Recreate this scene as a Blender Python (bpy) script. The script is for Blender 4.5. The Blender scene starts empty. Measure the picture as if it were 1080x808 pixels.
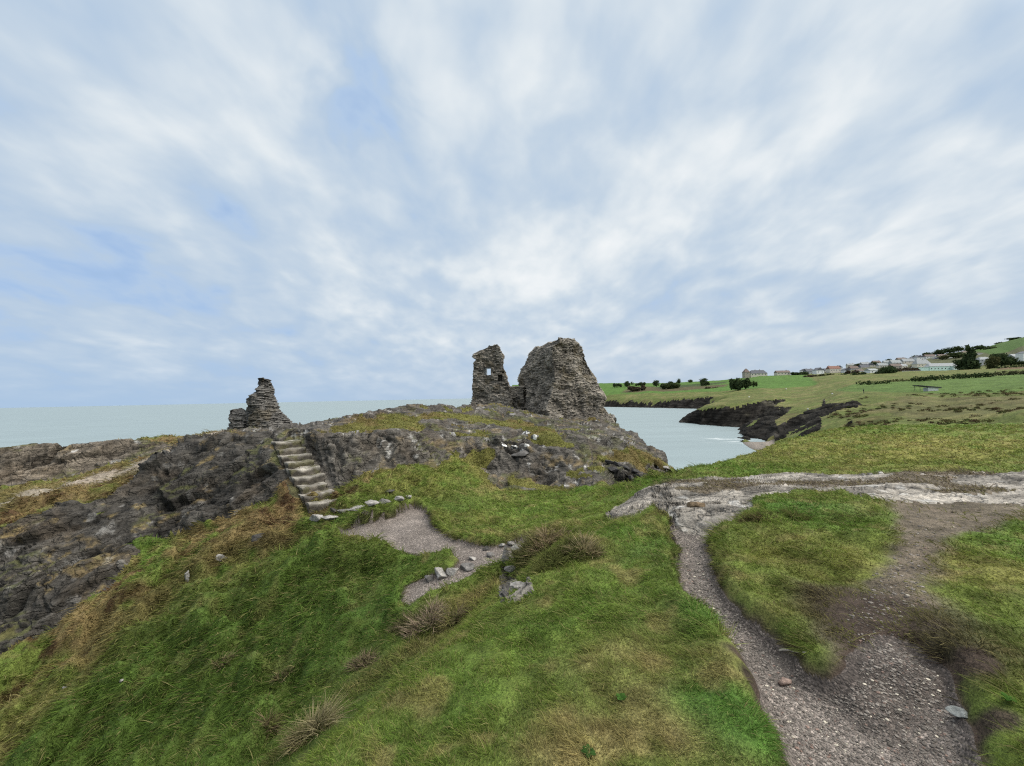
import bpy, bmesh, math, random
import numpy as np
from mathutils import Vector, geometry, Matrix

rng = np.random.default_rng(11)
random.seed(11)
scene = bpy.context.scene
COL = scene.collection
EYE = 16.0                      # metres of the eye above the sea
FPX, CX, CY = 420.0, 540.0, 404.0
PITCH, ROLL = math.atan(15.2 / FPX), math.radians(1.16)

# ------------------------------------------------------------------ image pixel to world helpers
_fw = np.array([0, math.cos(PITCH), math.sin(PITCH)])
_u0 = np.array([0, -math.sin(PITCH), math.cos(PITCH)])
_r0 = np.array([1.0, 0, 0])
_rt = math.cos(ROLL) * _r0 - math.sin(ROLL) * _u0
_up = math.sin(ROLL) * _r0 + math.cos(ROLL) * _u0


def pixel_ray(px, py):  # direction of the ray through an image pixel
    return _fw + _rt * (px - CX) / FPX - _up * (py - CY) / FPX


def at(px, py, d):
    """sight line through an image pixel, d metres ahead -> world point"""
    v = pixel_ray(px, py)
    p = v * (d / v[1])
    return (p[0], p[1], p[2] + EYE)


def atz(px, py, z):
    """sight line through an image pixel, z metres relative to the eye"""
    v = pixel_ray(px, py)
    p = v * (z / v[2])
    return (p[0], p[1], p[2] + EYE)


# ------------------------------------------------------------------ noise
_TAB = np.random.default_rng(5).random((64, 64, 64)).astype(np.float32)
_TABF = _TAB.ravel()


def vn(x, y, z):
    """value noise in [-1, 1]"""
    x = np.asarray(x, np.float32); y = np.asarray(y, np.float32); z = np.asarray(z, np.float32)
    xi = np.floor(x); yi = np.floor(y); zi = np.floor(z)
    fx = x - xi; fy = y - yi; fz = z - zi
    xi = xi.astype(np.int32); yi = yi.astype(np.int32); zi = zi.astype(np.int32)
    fx = fx * fx * fx * (fx * (fx * 6 - 15) + 10)
    fy = fy * fy * fy * (fy * (fy * 6 - 15) + 10)
    fz = fz * fz * fz * (fz * (fz * 6 - 15) + 10)
    x0 = (xi & 63) << 12; x1 = ((xi + 1) & 63) << 12
    y0 = (yi & 63) << 6; y1 = ((yi + 1) & 63) << 6
    z0 = zi & 63; z1 = (zi + 1) & 63
    def l(a, b, t): return a + (b - a) * t
    c00 = l(_TABF[x0 | y0 | z0], _TABF[x1 | y0 | z0], fx)
    c10 = l(_TABF[x0 | y1 | z0], _TABF[x1 | y1 | z0], fx)
    c01 = l(_TABF[x0 | y0 | z1], _TABF[x1 | y0 | z1], fx)
    c11 = l(_TABF[x0 | y1 | z1], _TABF[x1 | y1 | z1], fx)
    return l(l(c00, c10, fy), l(c01, c11, fy), fz) * 2 - 1


def fbm(x, y, z, s=1.0, o=3, off=0.0, gain=0.5):
    r = 0.0; a = 1.0; t = 0.0; f = 1.0 / s
    for i in range(o):
        r = r + a * vn(x * f + off + 17.3 * i, y * f + off * 1.7 + 5.1 * i, z * f - off + 9.7 * i)
        t += a; a *= gain; f *= 2.03
    return r / t


def sm(a, b, x):
    t = np.clip((x - a) / (b - a), 0, 1)
    return t * t * (3 - 2 * t)


def mix3(a, b, t):
    return a + (np.asarray(b) - a) * t[:, None]


# ------------------------------------------------------------------ objects and materials
def tag(o, label=None, cat=None, group=None, kind=None):
    if label: o['label'] = label
    if cat: o['category'] = cat
    if group: o['group'] = group
    if kind: o['kind'] = kind
    return o


def empty(name, loc, rz=0.0):
    o = bpy.data.objects.new(name, None)
    o.empty_display_size = 0.2
    o.location = loc; o.rotation_euler = (0, 0, rz)
    COL.objects.link(o)
    return o


def link_mesh(name, me, mat=None, parent=None):
    o = bpy.data.objects.new(name, me)
    COL.objects.link(o)
    if mat: me.materials.append(mat)
    if parent: o.parent = parent
    return o


def np_mesh(name, V, F, smooth=True, col=None, extra=None):
    """V (n,3); F (m,k) one polygon size"""
    me = bpy.data.meshes.new(name)
    V = np.ascontiguousarray(V, np.float32); F = np.ascontiguousarray(F, np.int32)
    m, k = F.shape
    me.vertices.add(len(V)); me.vertices.foreach_set('co', V.ravel())
    me.loops.add(m * k); me.loops.foreach_set('vertex_index', F.ravel())
    me.polygons.add(m)
    me.polygons.foreach_set('loop_start', np.arange(0, m * k, k, dtype=np.int32))
    if smooth is not None:
        me.polygons.foreach_set('use_smooth', np.full(m, bool(smooth)))
    if col is not None:
        a = me.attributes.new('col', 'FLOAT_COLOR', 'POINT')
        c = np.ones((len(V), 4), np.float32); c[:, :3] = col
        a.data.foreach_set('color', c.ravel())
    for n, v in (extra or {}).items():
        a = me.attributes.new(n, 'FLOAT', 'POINT')
        a.data.foreach_set('value', np.ascontiguousarray(v, np.float32))
    me.update(calc_edges=True)
    return me


class NT:
    """small node builder"""
    def __init__(self, name, world=False):
        self.m = bpy.data.worlds.new(name) if world else bpy.data.materials.new(name)
        self.m.use_nodes = True
        self.t = self.m.node_tree
        self.t.nodes.clear()

    def n(self, typ, ins=None, **kw):
        nd = self.t.nodes.new(typ)
        for k, v in kw.items(): setattr(nd, k, v)
        for k, v in (ins or {}).items():
            s = nd.inputs[k]
            if isinstance(v, bpy.types.NodeSocket): self.t.links.new(v, s)
            else: s.default_value = v
        return nd

    def math(self, op, a, b=0.0, clamp=False):
        return self.n('ShaderNodeMath', {0: a, 1: b}, operation=op, use_clamp=clamp).outputs[0]

    def mixc(self, f, a, b, blend='MIX'):
        nd = self.n('ShaderNodeMix', data_type='RGBA', blend_type=blend)
        for s, v in ((nd.inputs[0], f), (nd.inputs[6], a), (nd.inputs[7], b)):
            if isinstance(v, bpy.types.NodeSocket): self.t.links.new(v, s)
            elif isinstance(v, tuple): s.default_value = (*v, 1.0) if len(v) == 3 else v
            else: s.default_value = v
        return nd.outputs[2]

    def ramp(self, f, stops, interp='LINEAR'):
        nd = self.n('ShaderNodeValToRGB', {0: f})
        e = nd.color_ramp.elements; nd.color_ramp.interpolation = interp
        while len(e) < len(stops): e.new(0.5)
        for i, (p, c) in enumerate(stops):
            e[i].position = p
            e[i].color = (c, c, c, 1) if not isinstance(c, tuple) else (*c, 1)
        return nd.outputs[0]

    def noise(self, vec, scale, detail=4, rough=0.55, dist=0.0):
        return self.n('ShaderNodeTexNoise', {'Vector': vec, 'Scale': scale, 'Detail': detail, 'Roughness': rough, 'Distortion': dist}).outputs[0]

    def bump(self, h, strength=0.5, dist=0.02, normal=None):
        ins = {'Strength': strength, 'Distance': dist, 'Height': h}
        if normal is not None: ins['Normal'] = normal
        return self.n('ShaderNodeBump', ins).outputs[0]

    def pbr(self, col, rough=0.9, normal=None, spec=0.3, **kw):
        ins = {'Base Color': (*col, 1.0) if isinstance(col, tuple) else col, 'Roughness': rough, 'Specular IOR Level': spec}
        if normal is not None: ins['Normal'] = normal
        ins.update(kw)
        p = self.n('ShaderNodeBsdfPrincipled', ins)
        self.n('ShaderNodeOutputMaterial', {'Surface': p.outputs[0]})
        return self.m

    def pos(self): return self.n('ShaderNodeNewGeometry').outputs['Position']
    def obj(self): return self.n('ShaderNodeTexCoord').outputs['Object']
    def col(self): return self.n('ShaderNodeAttribute', attribute_name='col').outputs['Color']
    def fac(self, name): return self.n('ShaderNodeAttribute', attribute_name=name).outputs['Fac']


def m_turf():
    t = NT('turf'); p = t.pos()
    a = t.noise(p, 9, 5, .65); b = t.noise(p, 60, 3, .6)
    c = t.mixc(1.0, t.col(), t.ramp(a, [(.3, .62), (.7, 1.3)]), 'MULTIPLY')
    c = t.mixc(1.0, c, t.ramp(b, [(.3, .6), (.7, 1.35)]), 'MULTIPLY')
    h = t.math('ADD', t.math('MULTIPLY', a, 1.0), t.math('MULTIPLY', b, .45))
    return t.pbr(c, .95, t.bump(h, .8, .06), .12)


def m_rock():
    t = NT('schist_rock'); p = t.pos()
    a = t.noise(p, 3.1, 6, .68, .4); b = t.noise(p, 22, 5, .7)
    # fine cleavage lines: noise squeezed across the bedding
    mp = t.n('ShaderNodeMapping', {'Vector': p, 'Rotation': (0.1, 0.66, 0.2), 'Scale': (1.6, 1.6, 17.0)}).outputs[0]
    l = t.noise(mp, 1.0, 5, .65, .3)
    c = t.mixc(1.0, t.col(), t.ramp(a, [(.32, .55), (.68, 1.45)]), 'MULTIPLY')
    c = t.mixc(1.0, c, t.ramp(l, [(.34, .5), (.46, 1.0), (.66, 1.35)]), 'MULTIPLY')
    c = t.mixc(1.0, c, t.ramp(b, [(.34, .65), (.66, 1.35)]), 'MULTIPLY')
    cr = t.n('ShaderNodeTexVoronoi', {'Vector': t.n('ShaderNodeMapping', {'Vector': t.n('ShaderNodeVectorMath', {0: p, 1: t.n('ShaderNodeTexNoise', {'Vector': p, 'Scale': 2.0, 'Detail': 4}).outputs[1]}, operation='ADD').outputs[0], 'Rotation': (.1, .66, .2), 'Scale': (.9, 1.2, 3.4)}).outputs[0], 'Scale': 1.0}, feature='DISTANCE_TO_EDGE').outputs[0]
    c = t.mixc(1.0, c, t.ramp(cr, [(.0, .5), (.03, 1.0)]), 'MULTIPLY')
    h = t.math('ADD', t.math('MULTIPLY', l, .8), t.math('ADD', t.math('MULTIPLY', a, .7), t.math('MULTIPLY', b, .25)))
    return t.pbr(c, .82, t.bump(t.math('ADD', h, t.math('MULTIPLY', t.math('MINIMUM', cr, .06), 9.0)), .8, .09), .18)


def m_gravel():
    t = NT('gravel_path'); p = t.pos()
    a = t.noise(p, 2.2, 4, .6); b = t.noise(p, 45, 4, .7)
    v = t.n('ShaderNodeTexVoronoi', {'Vector': p, 'Scale': 62.0}, feature='F1')
    c = t.mixc(1.0, t.col(), t.ramp(a, [(.3, .75), (.7, 1.2)]), 'MULTIPLY')
    c = t.mixc(1.0, c, t.ramp(b, [(.3, .6), (.7, 1.35)]), 'MULTIPLY')
    g = t.n('ShaderNodeSeparateColor', {0: v.outputs['Color']}).outputs[0]
    c = t.mixc(1.0, c, t.ramp(g, [(.0, .7), (.7, 1.0), (.97, 1.9)]), 'MULTIPLY')
    h = t.math('SUBTRACT', t.math('MULTIPLY', b, .6), t.math('MULTIPLY', v.outputs['Distance'], .8))
    return t.pbr(c, .9, t.bump(h, .8, .02), .25)


def m_leafy(name, tr=.3):
    t = NT(name); c = t.col()
    d = t.n('ShaderNodeBsdfDiffuse', {'Color': c, 'Roughness': .5})
    s = t.n('ShaderNodeBsdfTranslucent', {'Color': c})
    x = t.n('ShaderNodeMixShader', {0: tr, 1: d.outputs[0], 2: s.outputs[0]})
    t.n('ShaderNodeOutputMaterial', {'Surface': x.outputs[0]})
    return t.m


def m_plain(name, c, rough=.8, var=.25, scale=3.0, bump=.2, spec=.3):
    t = NT(name); p = t.obj()
    a = t.noise(p, scale, 4, .6)
    k = t.mixc(1.0, c, t.ramp(a, [(.3, 1 - var), (.7, 1 + var)]), 'MULTIPLY')
    return t.pbr(k, rough, t.bump(a, bump, .02), spec)


def m_colrock(name):
    """masonry and loose stone: per-stone colour attribute, fine grain"""
    t = NT(name); p = t.obj()
    a = t.noise(p, 5, 5, .65); b = t.noise(p, 30, 4, .7)
    c = t.mixc(1.0, t.col(), t.ramp(a, [(.3, .7), (.7, 1.3)]), 'MULTIPLY')
    c = t.mixc(1.0, c, t.ramp(b, [(.3, .7), (.7, 1.3)]), 'MULTIPLY')
    return t.pbr(c, .88, t.bump(t.math('ADD', a, b), .6, .03), .25)


M_TURF, M_ROCK, M_GRAVEL = m_turf(), m_rock(), m_gravel()
M_BLADE, M_LEAF, M_STONE = m_leafy('grass_blade', .35), m_leafy('leaf', .2), m_colrock('weathered_stone')
# ================================================================== near headland: image pixel points with guessed depths
PTS, EDG = [], []


def line(*pts, closed=False):
    """a break line of the ground: (image pixel x, y, metres ahead)"""
    i0 = len(PTS)
    for q in pts: PTS.append(at(*q))
    for k in range(i0, len(PTS) - 1): EDG.append((k, k + 1))


def spot(*pts):
    for q in pts: PTS.append(at(*q))


def spotz(*pts):
    for q in pts: PTS.append(atz(*q))


def world(*pts):
    for x, y, z in pts: PTS.append((x, y, z + EYE))


# path by the feet, lawns either side, rock slab beyond
spotz((850, 808, -1.62), (1030, 808, -1.60), (940, 740, -1.64), (760, 655, -1.72), (715, 560, -1.85),
      (740, 522, -2.0), (900, 512, -1.93), (1070, 520, -1.75), (1000, 545, -1.72), (720, 504, -2.12), (800, 503, -2.08),
      (900, 496, -2.0), (1075, 496, -1.82), (960, 600, -1.60), (945, 650, -1.62), (830, 545, -1.60), (870, 590, -1.52),
      (800, 600, -1.62), (860, 650, -1.55), (1050, 620, -1.48), (1075, 560, -1.55), (1075, 750, -1.42), (1000, 590, -1.55),
      (700, 508, -2.05))
line((787, 538, 5.9), (812, 533, 6.0), (839, 523, 6.25), (887, 521, 6.2), (912, 525, 6.0))           # lip of the turf hump
line((778, 528, 7.0), (812, 523, 7.3), (850, 515, 7.7), (890, 513, 7.8), (925, 515, 7.4))            # slab behind the hump
line((712, 497, 11), (740, 488, 13), (780, 478, 15.5), (800, 472, 17), (830, 460, 20), (852, 453, 23), (900, 449, 25.5), (1000, 447, 24.5), (1080, 447, 22.5), (1180, 446, 20))
world((5.2, 13.5, -5.5), (8, 17.5, -5.5), (11.5, 21.5, -5.5), (15.0, 25, -5.2), (19, 29, -4.6), (26, 30.5, -4.2), (36, 30, -4), (7, 21, -13), (11, 25, -13), (15, 29, -12), (22, 35, -10), (34, 38, -9), (40, 45, -10),
      (20, 45, -16), (12, 36, -18), (40, 62, -16), (20, 62, -18), (0, 62, -20), (-20, 62, -20), (-40, 62, -20))
# ridge of turf between the path and the gully
spotz((690, 541, -1.80), (650, 562, -1.82), (600, 622, -1.80), (600, 700, -1.74), (600, 800, -1.68), (750, 722, -1.58),
      (750, 800, -1.52), (690, 650, -1.70), (680, 750, -1.62), (500, 702, -1.95), (450, 762, -1.95), (400, 802, -1.95), (540, 660, -1.88),
      (520, 780, -1.78))
line((640, 548, 6.3), (600, 566, 5.6), (560, 592, 4.8), (520, 618, 4.4), (480, 650, 3.9), (430, 686, 3.4), (370, 731, 3.0), (320, 771, 2.65), (280, 808, 2.4))
for _q in ((600, 566, 5.6), (560, 592, 4.8), (520, 618, 4.4), (480, 650, 3.9), (430, 686, 3.4), (370, 731, 3.0), (320, 771, 2.65), (280, 808, 2.4)):
    _p = at(*_q); PTS.append((_p[0] - .55, _p[1] + .50, _p[2] - 1.05))
spot((578, 553, 5.55), (618, 562, 5.5), (560, 566, 5.6))                                          # hummock on the ridge
spotz((545, 600, -2.25), (536, 632, -2.3))
# gully, falling away to the left
spotz((420, 655, -3.35), (330, 722, -3.85), (250, 802, -4.2), (300, 602, -3.55), (200, 642, -4.3), (100, 722, -5.1), (200, 742, -4.65),
      (30, 702, -5.4), (10, 802, -5.9), (120, 802, -5.3), (300, 702, -4.05), (400, 602, -3.22), (350, 642, -3.55), (440, 622, -3.1), (250, 680, -4.3), (370, 690, -3.75), (460, 602, -2.98))
# trodden hollow at the foot of the stairs, green saddle
spotz((400, 560, -2.92), (440, 540, -2.85), (355, 560, -2.98), (430, 634, -3.15), (548, 576, -2.72), (500, 590, -2.85), (330, 575, -3.1))
spot((500, 542, 11.3), (470, 545, 10.8), (560, 542, 10.4), (610, 537, 9.8), (650, 526, 9.4), (682, 513, 9.0), (665, 517, 9.6), (440, 525, 11.6), (400, 520, 12.2), (480, 520, 13))
# left crag: foot, lip, ledge with a trail, further wall
line((301, 520, 12.3), (267, 535, 12.1), (234, 545, 11.8), (197, 555, 11.8), (174, 567, 11.7), (144, 587, 11.0), (117, 617, 10.2), (82, 644, 9.8), (60, 669, 9.4), (20, 677, 9.2), (-60, 702, 8.9), (-200, 760, 8.2))
line((288, 467, 14.1), (254, 456, 14.8), (231, 454, 15.0), (201, 459, 15.0), (182, 472, 14.4), (160, 487, 13.6), (140, 504, 13.1), (117, 520, 12.6), (77, 528, 11.9), (43, 544, 11.4), (0, 557, 10.9), (-60, 575, 10.4), (-200, 615, 9.6))
line((-200, 540, 13.0), (-60, 520, 14.0), (0, 512, 14.6), (60, 503, 15.6), (120, 490, 16.2), (180, 473, 16.6))
line((-200, 480, 13.8), (-60, 473, 14.8), (0, 470, 15.4), (60, 464, 16.4), (110, 463, 17), (140, 462, 17.3), (182, 464, 17.6))
spot((225, 456, 17.5), (255, 456, 19.0), (290, 454, 20), (300, 456, 16), (240, 457, 21.5), (310, 451, 21), (330, 447, 19), (302, 467, 14.4))
world((-40, 12, -1.6), (-40, 17, -3), (-40, 24, -14), (-26, 22, -9), (-19, 23, -9), (-12, 25.5, -9), (-6, 29, -8), (-40, 40, -20), (-20, 36, -20), (-8, 44, -20))
# crag right of the stairs: foot and lip
line((347, 520, 12.5), (365, 510, 12.9), (385, 499, 13.6), (420, 490, 14.4), (450, 491, 14.8), (478, 480, 16.2))
line((327, 463, 14.0), (345, 458, 14.2), (380, 458, 14.8), (420, 455, 15.4), (445, 459, 16.0), (478, 457, 17.6))
spot((352, 528, 12.0), (333, 530, 12.0), (321, 530, 12.0))
line((313, 450, 15.2), (356, 443, 17), (411, 430, 20), (440, 427, 23), (480, 428, 26), (520, 425, 29))
spot((440, 445, 18.5), (480, 442, 22), (520, 440, 25), (480, 450, 19.5))
# castle mound
spot((500, 430, 33), (547, 437, 32), (583, 440, 32), (640, 440, 32.5), (645, 438, 36), (500, 427, 37), (560, 430, 38), (640, 436, 39))
line((500, 486, 16.2), (530, 512, 14.8), (565, 515, 14.4), (600, 516, 14), (640, 513, 13), (690, 505, 12.6))
line((500, 495, 16.5), (515, 499, 16.3), (550, 498, 16.1), (575, 502, 15.7), (605, 498, 15.7), (640, 492, 16.3), (665, 496, 16.2))
line((490, 464, 17.2), (510, 461, 17.6), (540, 463, 17.7), (580, 459, 18.0), (610, 457, 18.4), (640, 460, 19.2), (662, 472, 18.6))
spot((560, 449, 24), (600, 448, 25), (640, 449, 27), (520, 449, 22), (655, 463, 24), (676, 476, 21.5), (690, 486, 19.5))
line((640, 441, 33.5), (656, 452, 30), (680, 465, 27), (700, 478, 24), (709, 492, 21))
world((12, 38, -6), (14, 31, -10), (11.5, 27, -10), (10.5, 22, -9), (8.5, 18, -7), (6.0, 15, -4.6), (15, 40, -18), (4, 46, -14), (-5, 46, -14), (-8, 36, -8), (16, 24, -16))
# out of sight: behind the viewer and at the sides
world((-40, -8, -11), (0, -8, -1.5), (40, -8, -1.2), (40, 10, -1.0), (40, 22, -1.8), (20, 5, -1.2), (12, 0, -1.3), (0, 0, -1.6), (-20, -8, -10), (-8, -2, -6.5),
      (-12, 2, -7.3), (-20, 3, -8.5), (-8, 1.5, -5.8), (-4.5, 1.0, -3.6), (-2.2, .6, -2.3), (-40, 4, -9), (-3, -4, -3), (3, -2, -1.5), (-28, 10.5, -5), (-40, 8, -6.5))

GX0, GY0, GS = -40.0, -8.0, 0.06
GW, GH = int(80 / GS) + 1, int(70 / GS) + 1


def tin(points, edges):
    r = geometry.delaunay_2d_cdt([Vector(p[:2]) for p in points], edges, [], 0, 1e-4)
    vs, faces, ov = r[0], r[2], r[3]
    xy = np.array([[v.x, v.y] for v in vs])
    src = np.array(points)
    z = np.empty(len(vs))
    for i, o in enumerate(ov):
        if o: z[i] = src[o[0], 2]
        else:
            dd = ((src[:, :2] - xy[i]) ** 2).sum(1); k = np.argsort(dd)[:3]
            w = 1 / (dd[k] + 1e-6); z[i] = (src[k, 2] * w).sum() / w.sum()
    return xy, z, [tuple(f) for f in faces]


def raster(xy, z, faces, x0, y0, s, w, h, fill):
    g = np.full((h, w), fill, np.float64)
    for f in faces:
        a, b, c = xy[f[0]], xy[f[1]], xy[f[2]]
        i0 = max(0, int((min(a[0], b[0], c[0]) - x0) / s)); i1 = min(w - 1, int((max(a[0], b[0], c[0]) - x0) / s) + 1)
        j0 = max(0, int((min(a[1], b[1], c[1]) - y0) / s)); j1 = min(h - 1, int((max(a[1], b[1], c[1]) - y0) / s) + 1)
        if i1 < i0 or j1 < j0: continue
        X = x0 + s * np.arange(i0, i1 + 1)[None, :]; Y = y0 + s * np.arange(j0, j1 + 1)[:, None]
        det = (b[1] - c[1]) * (a[0] - c[0]) + (c[0] - b[0]) * (a[1] - c[1])
        if abs(det) < 1e-12: continue
        l1 = ((b[1] - c[1]) * (X - c[0]) + (c[0] - b[0]) * (Y - c[1])) / det
        l2 = ((c[1] - a[1]) * (X - c[0]) + (a[0] - c[0]) * (Y - c[1])) / det
        l3 = 1 - l1 - l2
        m = (l1 >= -1e-6) & (l2 >= -1e-6) & (l3 >= -1e-6)
        sub = g[j0:j1 + 1, i0:i1 + 1]
        sub[m] = (l1 * z[f[0]] + l2 * z[f[1]] + l3 * z[f[2]])[m]
    return g


def blur(g, sig):
    p = int(sig * 4) + 2
    a = np.pad(g, p, mode='edge')
    ky = np.exp(-2 * (math.pi * np.fft.fftfreq(a.shape[0]) * sig) ** 2)
    kx = np.exp(-2 * (math.pi * np.fft.rfftfreq(a.shape[1]) * sig) ** 2)
    r = np.fft.irfft2(np.fft.rfft2(a) * ky[:, None] * kx[None, :], s=a.shape)
    return r[p:-p, p:-p]


_xy, _z, _f = tin(PTS, EDG)
G_RAW = raster(_xy, _z, _f, GX0, GY0, GS, GW, GH, EYE - 20)
G_BIG = blur(G_RAW, 6.5)
G_SML = blur(G_RAW, 1.7)


def bil(g, x, y):
    u = np.clip((np.asarray(x) - GX0) / GS, 0, GW - 1.001); v = np.clip((np.asarray(y) - GY0) / GS, 0, GH - 1.001)
    i = u.astype(np.int32); j = v.astype(np.int32); a = u - i; b = v - j
    return (g[j, i] * (1 - a) + g[j, i + 1] * a) * (1 - b) + (g[j + 1, i] * (1 - a) + g[j + 1, i + 1] * a) * b


def hit(px, py, d0=1.0, d1=60.0, g=None):
    """where a sight line first meets the ground"""
    g = G_BIG if g is None else g
    v = pixel_ray(px, py); d = d0 * (d1 / d0) ** np.linspace(0, 1, 2500)
    x, y, z = v[0] * d / v[1], d, v[2] * d / v[1] + EYE
    below = np.nonzero(z < bil(g, x, y))[0]
    if len(below): k = below[0]
    else: k = int(np.argmin(z - bil(g, x, y)))
    return float(x[k]), float(y[k]), float(bil(g, x[k], y[k]))


def plan(pts, d0=1.0, d1=60.0):
    return np.array([hit(p[0], p[1], d0, d1)[:2] for p in pts])


def sdf_grid(poly, margin=1.5, closed=True):
    """signed distance to a plan outline on the ground height grid (negative inside)"""
    g = np.full((GH, GW), 9.0, np.float32)
    lo, hi = poly.min(0) - margin, poly.max(0) + margin
    i0, i1 = max(0, int((lo[0] - GX0) / GS)), min(GW, int((hi[0] - GX0) / GS) + 2)
    j0, j1 = max(0, int((lo[1] - GY0) / GS)), min(GH, int((hi[1] - GY0) / GS) + 2)
    X, Y = np.meshgrid(GX0 + GS * np.arange(i0, i1), GY0 + GS * np.arange(j0, j1))
    d = np.full(X.shape, 1e9); ins = np.zeros(X.shape, bool)
    n = len(poly)
    for k in range(n if closed else n - 1):
        a, b = poly[k], poly[(k + 1) % n]
        e = b - a; t = np.clip(((X - a[0]) * e[0] + (Y - a[1]) * e[1]) / max(e @ e, 1e-12), 0, 1)
        d = np.minimum(d, (X - a[0] - t * e[0]) ** 2 + (Y - a[1] - t * e[1]) ** 2)
        if closed:
            c = (a[1] > Y) != (b[1] > Y)
            with np.errstate(divide='ignore', invalid='ignore'):
                ins ^= c & (X < (b[0] - a[0]) * (Y - a[1]) / (b[1] - a[1] + 1e-15) + a[0])
    d = np.sqrt(d); d[ins] *= -1
    g[j0:j1, i0:i1] = np.minimum(d, 9)
    return g


main_path = plan([(699, 541), (713, 561), (717, 585), (721, 606), (733, 626), (753, 650), (778, 675), (790, 699), (802, 723), (814, 748), (830, 776), (842, 808), (850, 900),
                  (1075, 900), (1036, 808), (1031, 780), (1025, 748), (1017, 723), (1005, 703), (988, 684), (965, 668), (935, 666), (905, 678), (897, 692), (887, 706), (872, 706), (860, 701), (839, 679), (814, 659), (786, 636), (767, 618), (751, 590), (748, 565), (748, 552)], .5, 12)
_hd = hit(925, 655); _mud = hit(918, 714)
worn = plan([(936, 530), (956, 548), (950, 562), (945, 578), (922, 600), (893, 630), (884, 655), (892, 690), (912, 715), (935, 700), (960, 650), (985, 640), (980, 612), (985, 590), (1000, 568), (1040, 552), (1085, 545), (1085, 520), (1000, 520)], .5, 12)
slab = plan([(702, 507), (791, 503), (802, 499.5), (917, 498.5), (1090, 497.5), (1200, 500), (1200, 530), (1085, 532), (1028, 537), (995, 536), (939, 529), (910, 524), (887, 519), (839, 518), (800, 528),
             (787, 539), (772, 549), (750, 556), (717, 551), (699, 541), (691, 533), (672, 541), (640, 549), (652, 533), (690, 512)], 3, 14)
hollow = plan([(355, 559), (390, 549), (417, 542), (436, 533), (450, 538), (457, 550), (471, 563), (496, 570), (517, 573), (549, 568), (560, 563), (556, 580), (528, 593), (503, 603), (471, 615), (454, 619), (431, 637),
               (424, 630), (429, 615), (450, 605), (475, 600), (484, 591), (475, 582), (443, 579), (408, 573), (380, 571)], 5.5, 16)
trail = plan([(-60, 545), (0, 532), (50, 520), (94, 510), (124, 500), (157, 488), (190, 470), (225, 459)], 10, 20)
crag_left = plan([(288, 467), (254, 457), (231, 455), (201, 460), (182, 473), (160, 489), (140, 506), (117, 522), (77, 530), (43, 546), (0, 559), (-60, 577), (-200, 617), (-200, 755), (-60, 700), (10, 694), (20, 677), (60, 669), (82, 644),
                  (117, 617), (144, 587), (174, 567), (197, 555), (234, 545), (267, 535), (301, 521), (322, 531), (330, 520), (312, 495), (300, 470)], 6, 22)
wall_far = plan([(-200, 538), (-60, 518), (0, 511), (60, 502), (120, 488), (182, 471), (184, 466), (140, 464.5), (110, 465), (60, 466), (0, 472), (-60, 475), (-200, 482)], 6, 26)
mound = np.vstack([plan([(330, 533), (347, 521), (365, 511), (385, 500), (420, 491), (455, 492), (478, 481), (500, 490), (516, 512), (565, 516), (600, 517), (640, 514), (668, 510), (709, 492)], 9, 30),
                   np.array([(14, 30), (16, 44), (0, 50), (-14, 40), (-16, 24)]), plan([(240, 457), (300, 468), (316, 480), (325, 500)], 12, 30)])
turf_patches = [plan(q, 9, 34) for q in (
    [(470, 497), (478, 482), (492, 474), (515, 470), (524, 482), (512, 490), (500, 500), (516, 512), (480, 510)],
    [(628, 485), (645, 478), (665, 476), (690, 486), (704, 494), (690, 500), (672, 496), (650, 489)],
    [(440, 437), (470, 436), (500, 439), (540, 443), (572, 449), (555, 453), (520, 448), (480, 444), (450, 443)],
    [(330, 460), (372, 444), (405, 436), (440, 440), (445, 452), (420, 453), (380, 456)], [(560, 452), (585, 455), (600, 468), (585, 473), (562, 466)])]
scar = plan([(531, 592), (546, 576), (559, 566), (560, 585), (553, 604), (562, 622), (556, 632), (530, 636), (524, 622)], 3, 9)
S_TURF = np.minimum.reduce([sdf_grid(q) for q in turf_patches]); S_SCAR = sdf_grid(scar)
S_PATH, S_WORN, S_SLAB, S_HOL = sdf_grid(main_path), sdf_grid(worn), sdf_grid(slab), sdf_grid(hollow)
S_TRAIL = sdf_grid(trail, closed=False)
S_EDGE = sdf_grid(plan([(600, 567), (560, 593), (520, 619), (480, 651), (430, 687), (370, 732), (320, 772), (280, 809), (230, 850)], 1, 9), closed=False)
S_CL, S_WF, S_MO = sdf_grid(crag_left), sdf_grid(wall_far), sdf_grid(mound)
_gx, _gy = np.gradient(blur(G_RAW, 3.0), GS)[1], np.gradient(blur(G_RAW, 3.0), GS)[0]
G_SLOPE = np.sqrt(_gx ** 2 + _gy ** 2)
ZONE_ROCK = np.clip(blur(np.maximum(np.maximum((S_CL < .15), (S_WF < .1)), np.maximum((S_MO < .1), S_SLAB < 0)).astype(float), 3.0), 0, 1)
G_BASE = G_BIG * (1 - ZONE_ROCK) + G_SML * ZONE_ROCK
# the grassy hump on the ridge
_X, _Y = np.meshgrid(GX0 + GS * np.arange(GW), GY0 + GS * np.arange(GH))
for _px, _py, _a, _r in ((578, 572, .22, .42), (612, 580, .15, .34), (560, 590, .10, .3)):
    _h = hit(_px, _py); G_BASE = G_BASE + _a * np.exp(-(((_X - _h[0]) ** 2 + (_Y - _h[1]) ** 2) / _r ** 2))
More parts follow.
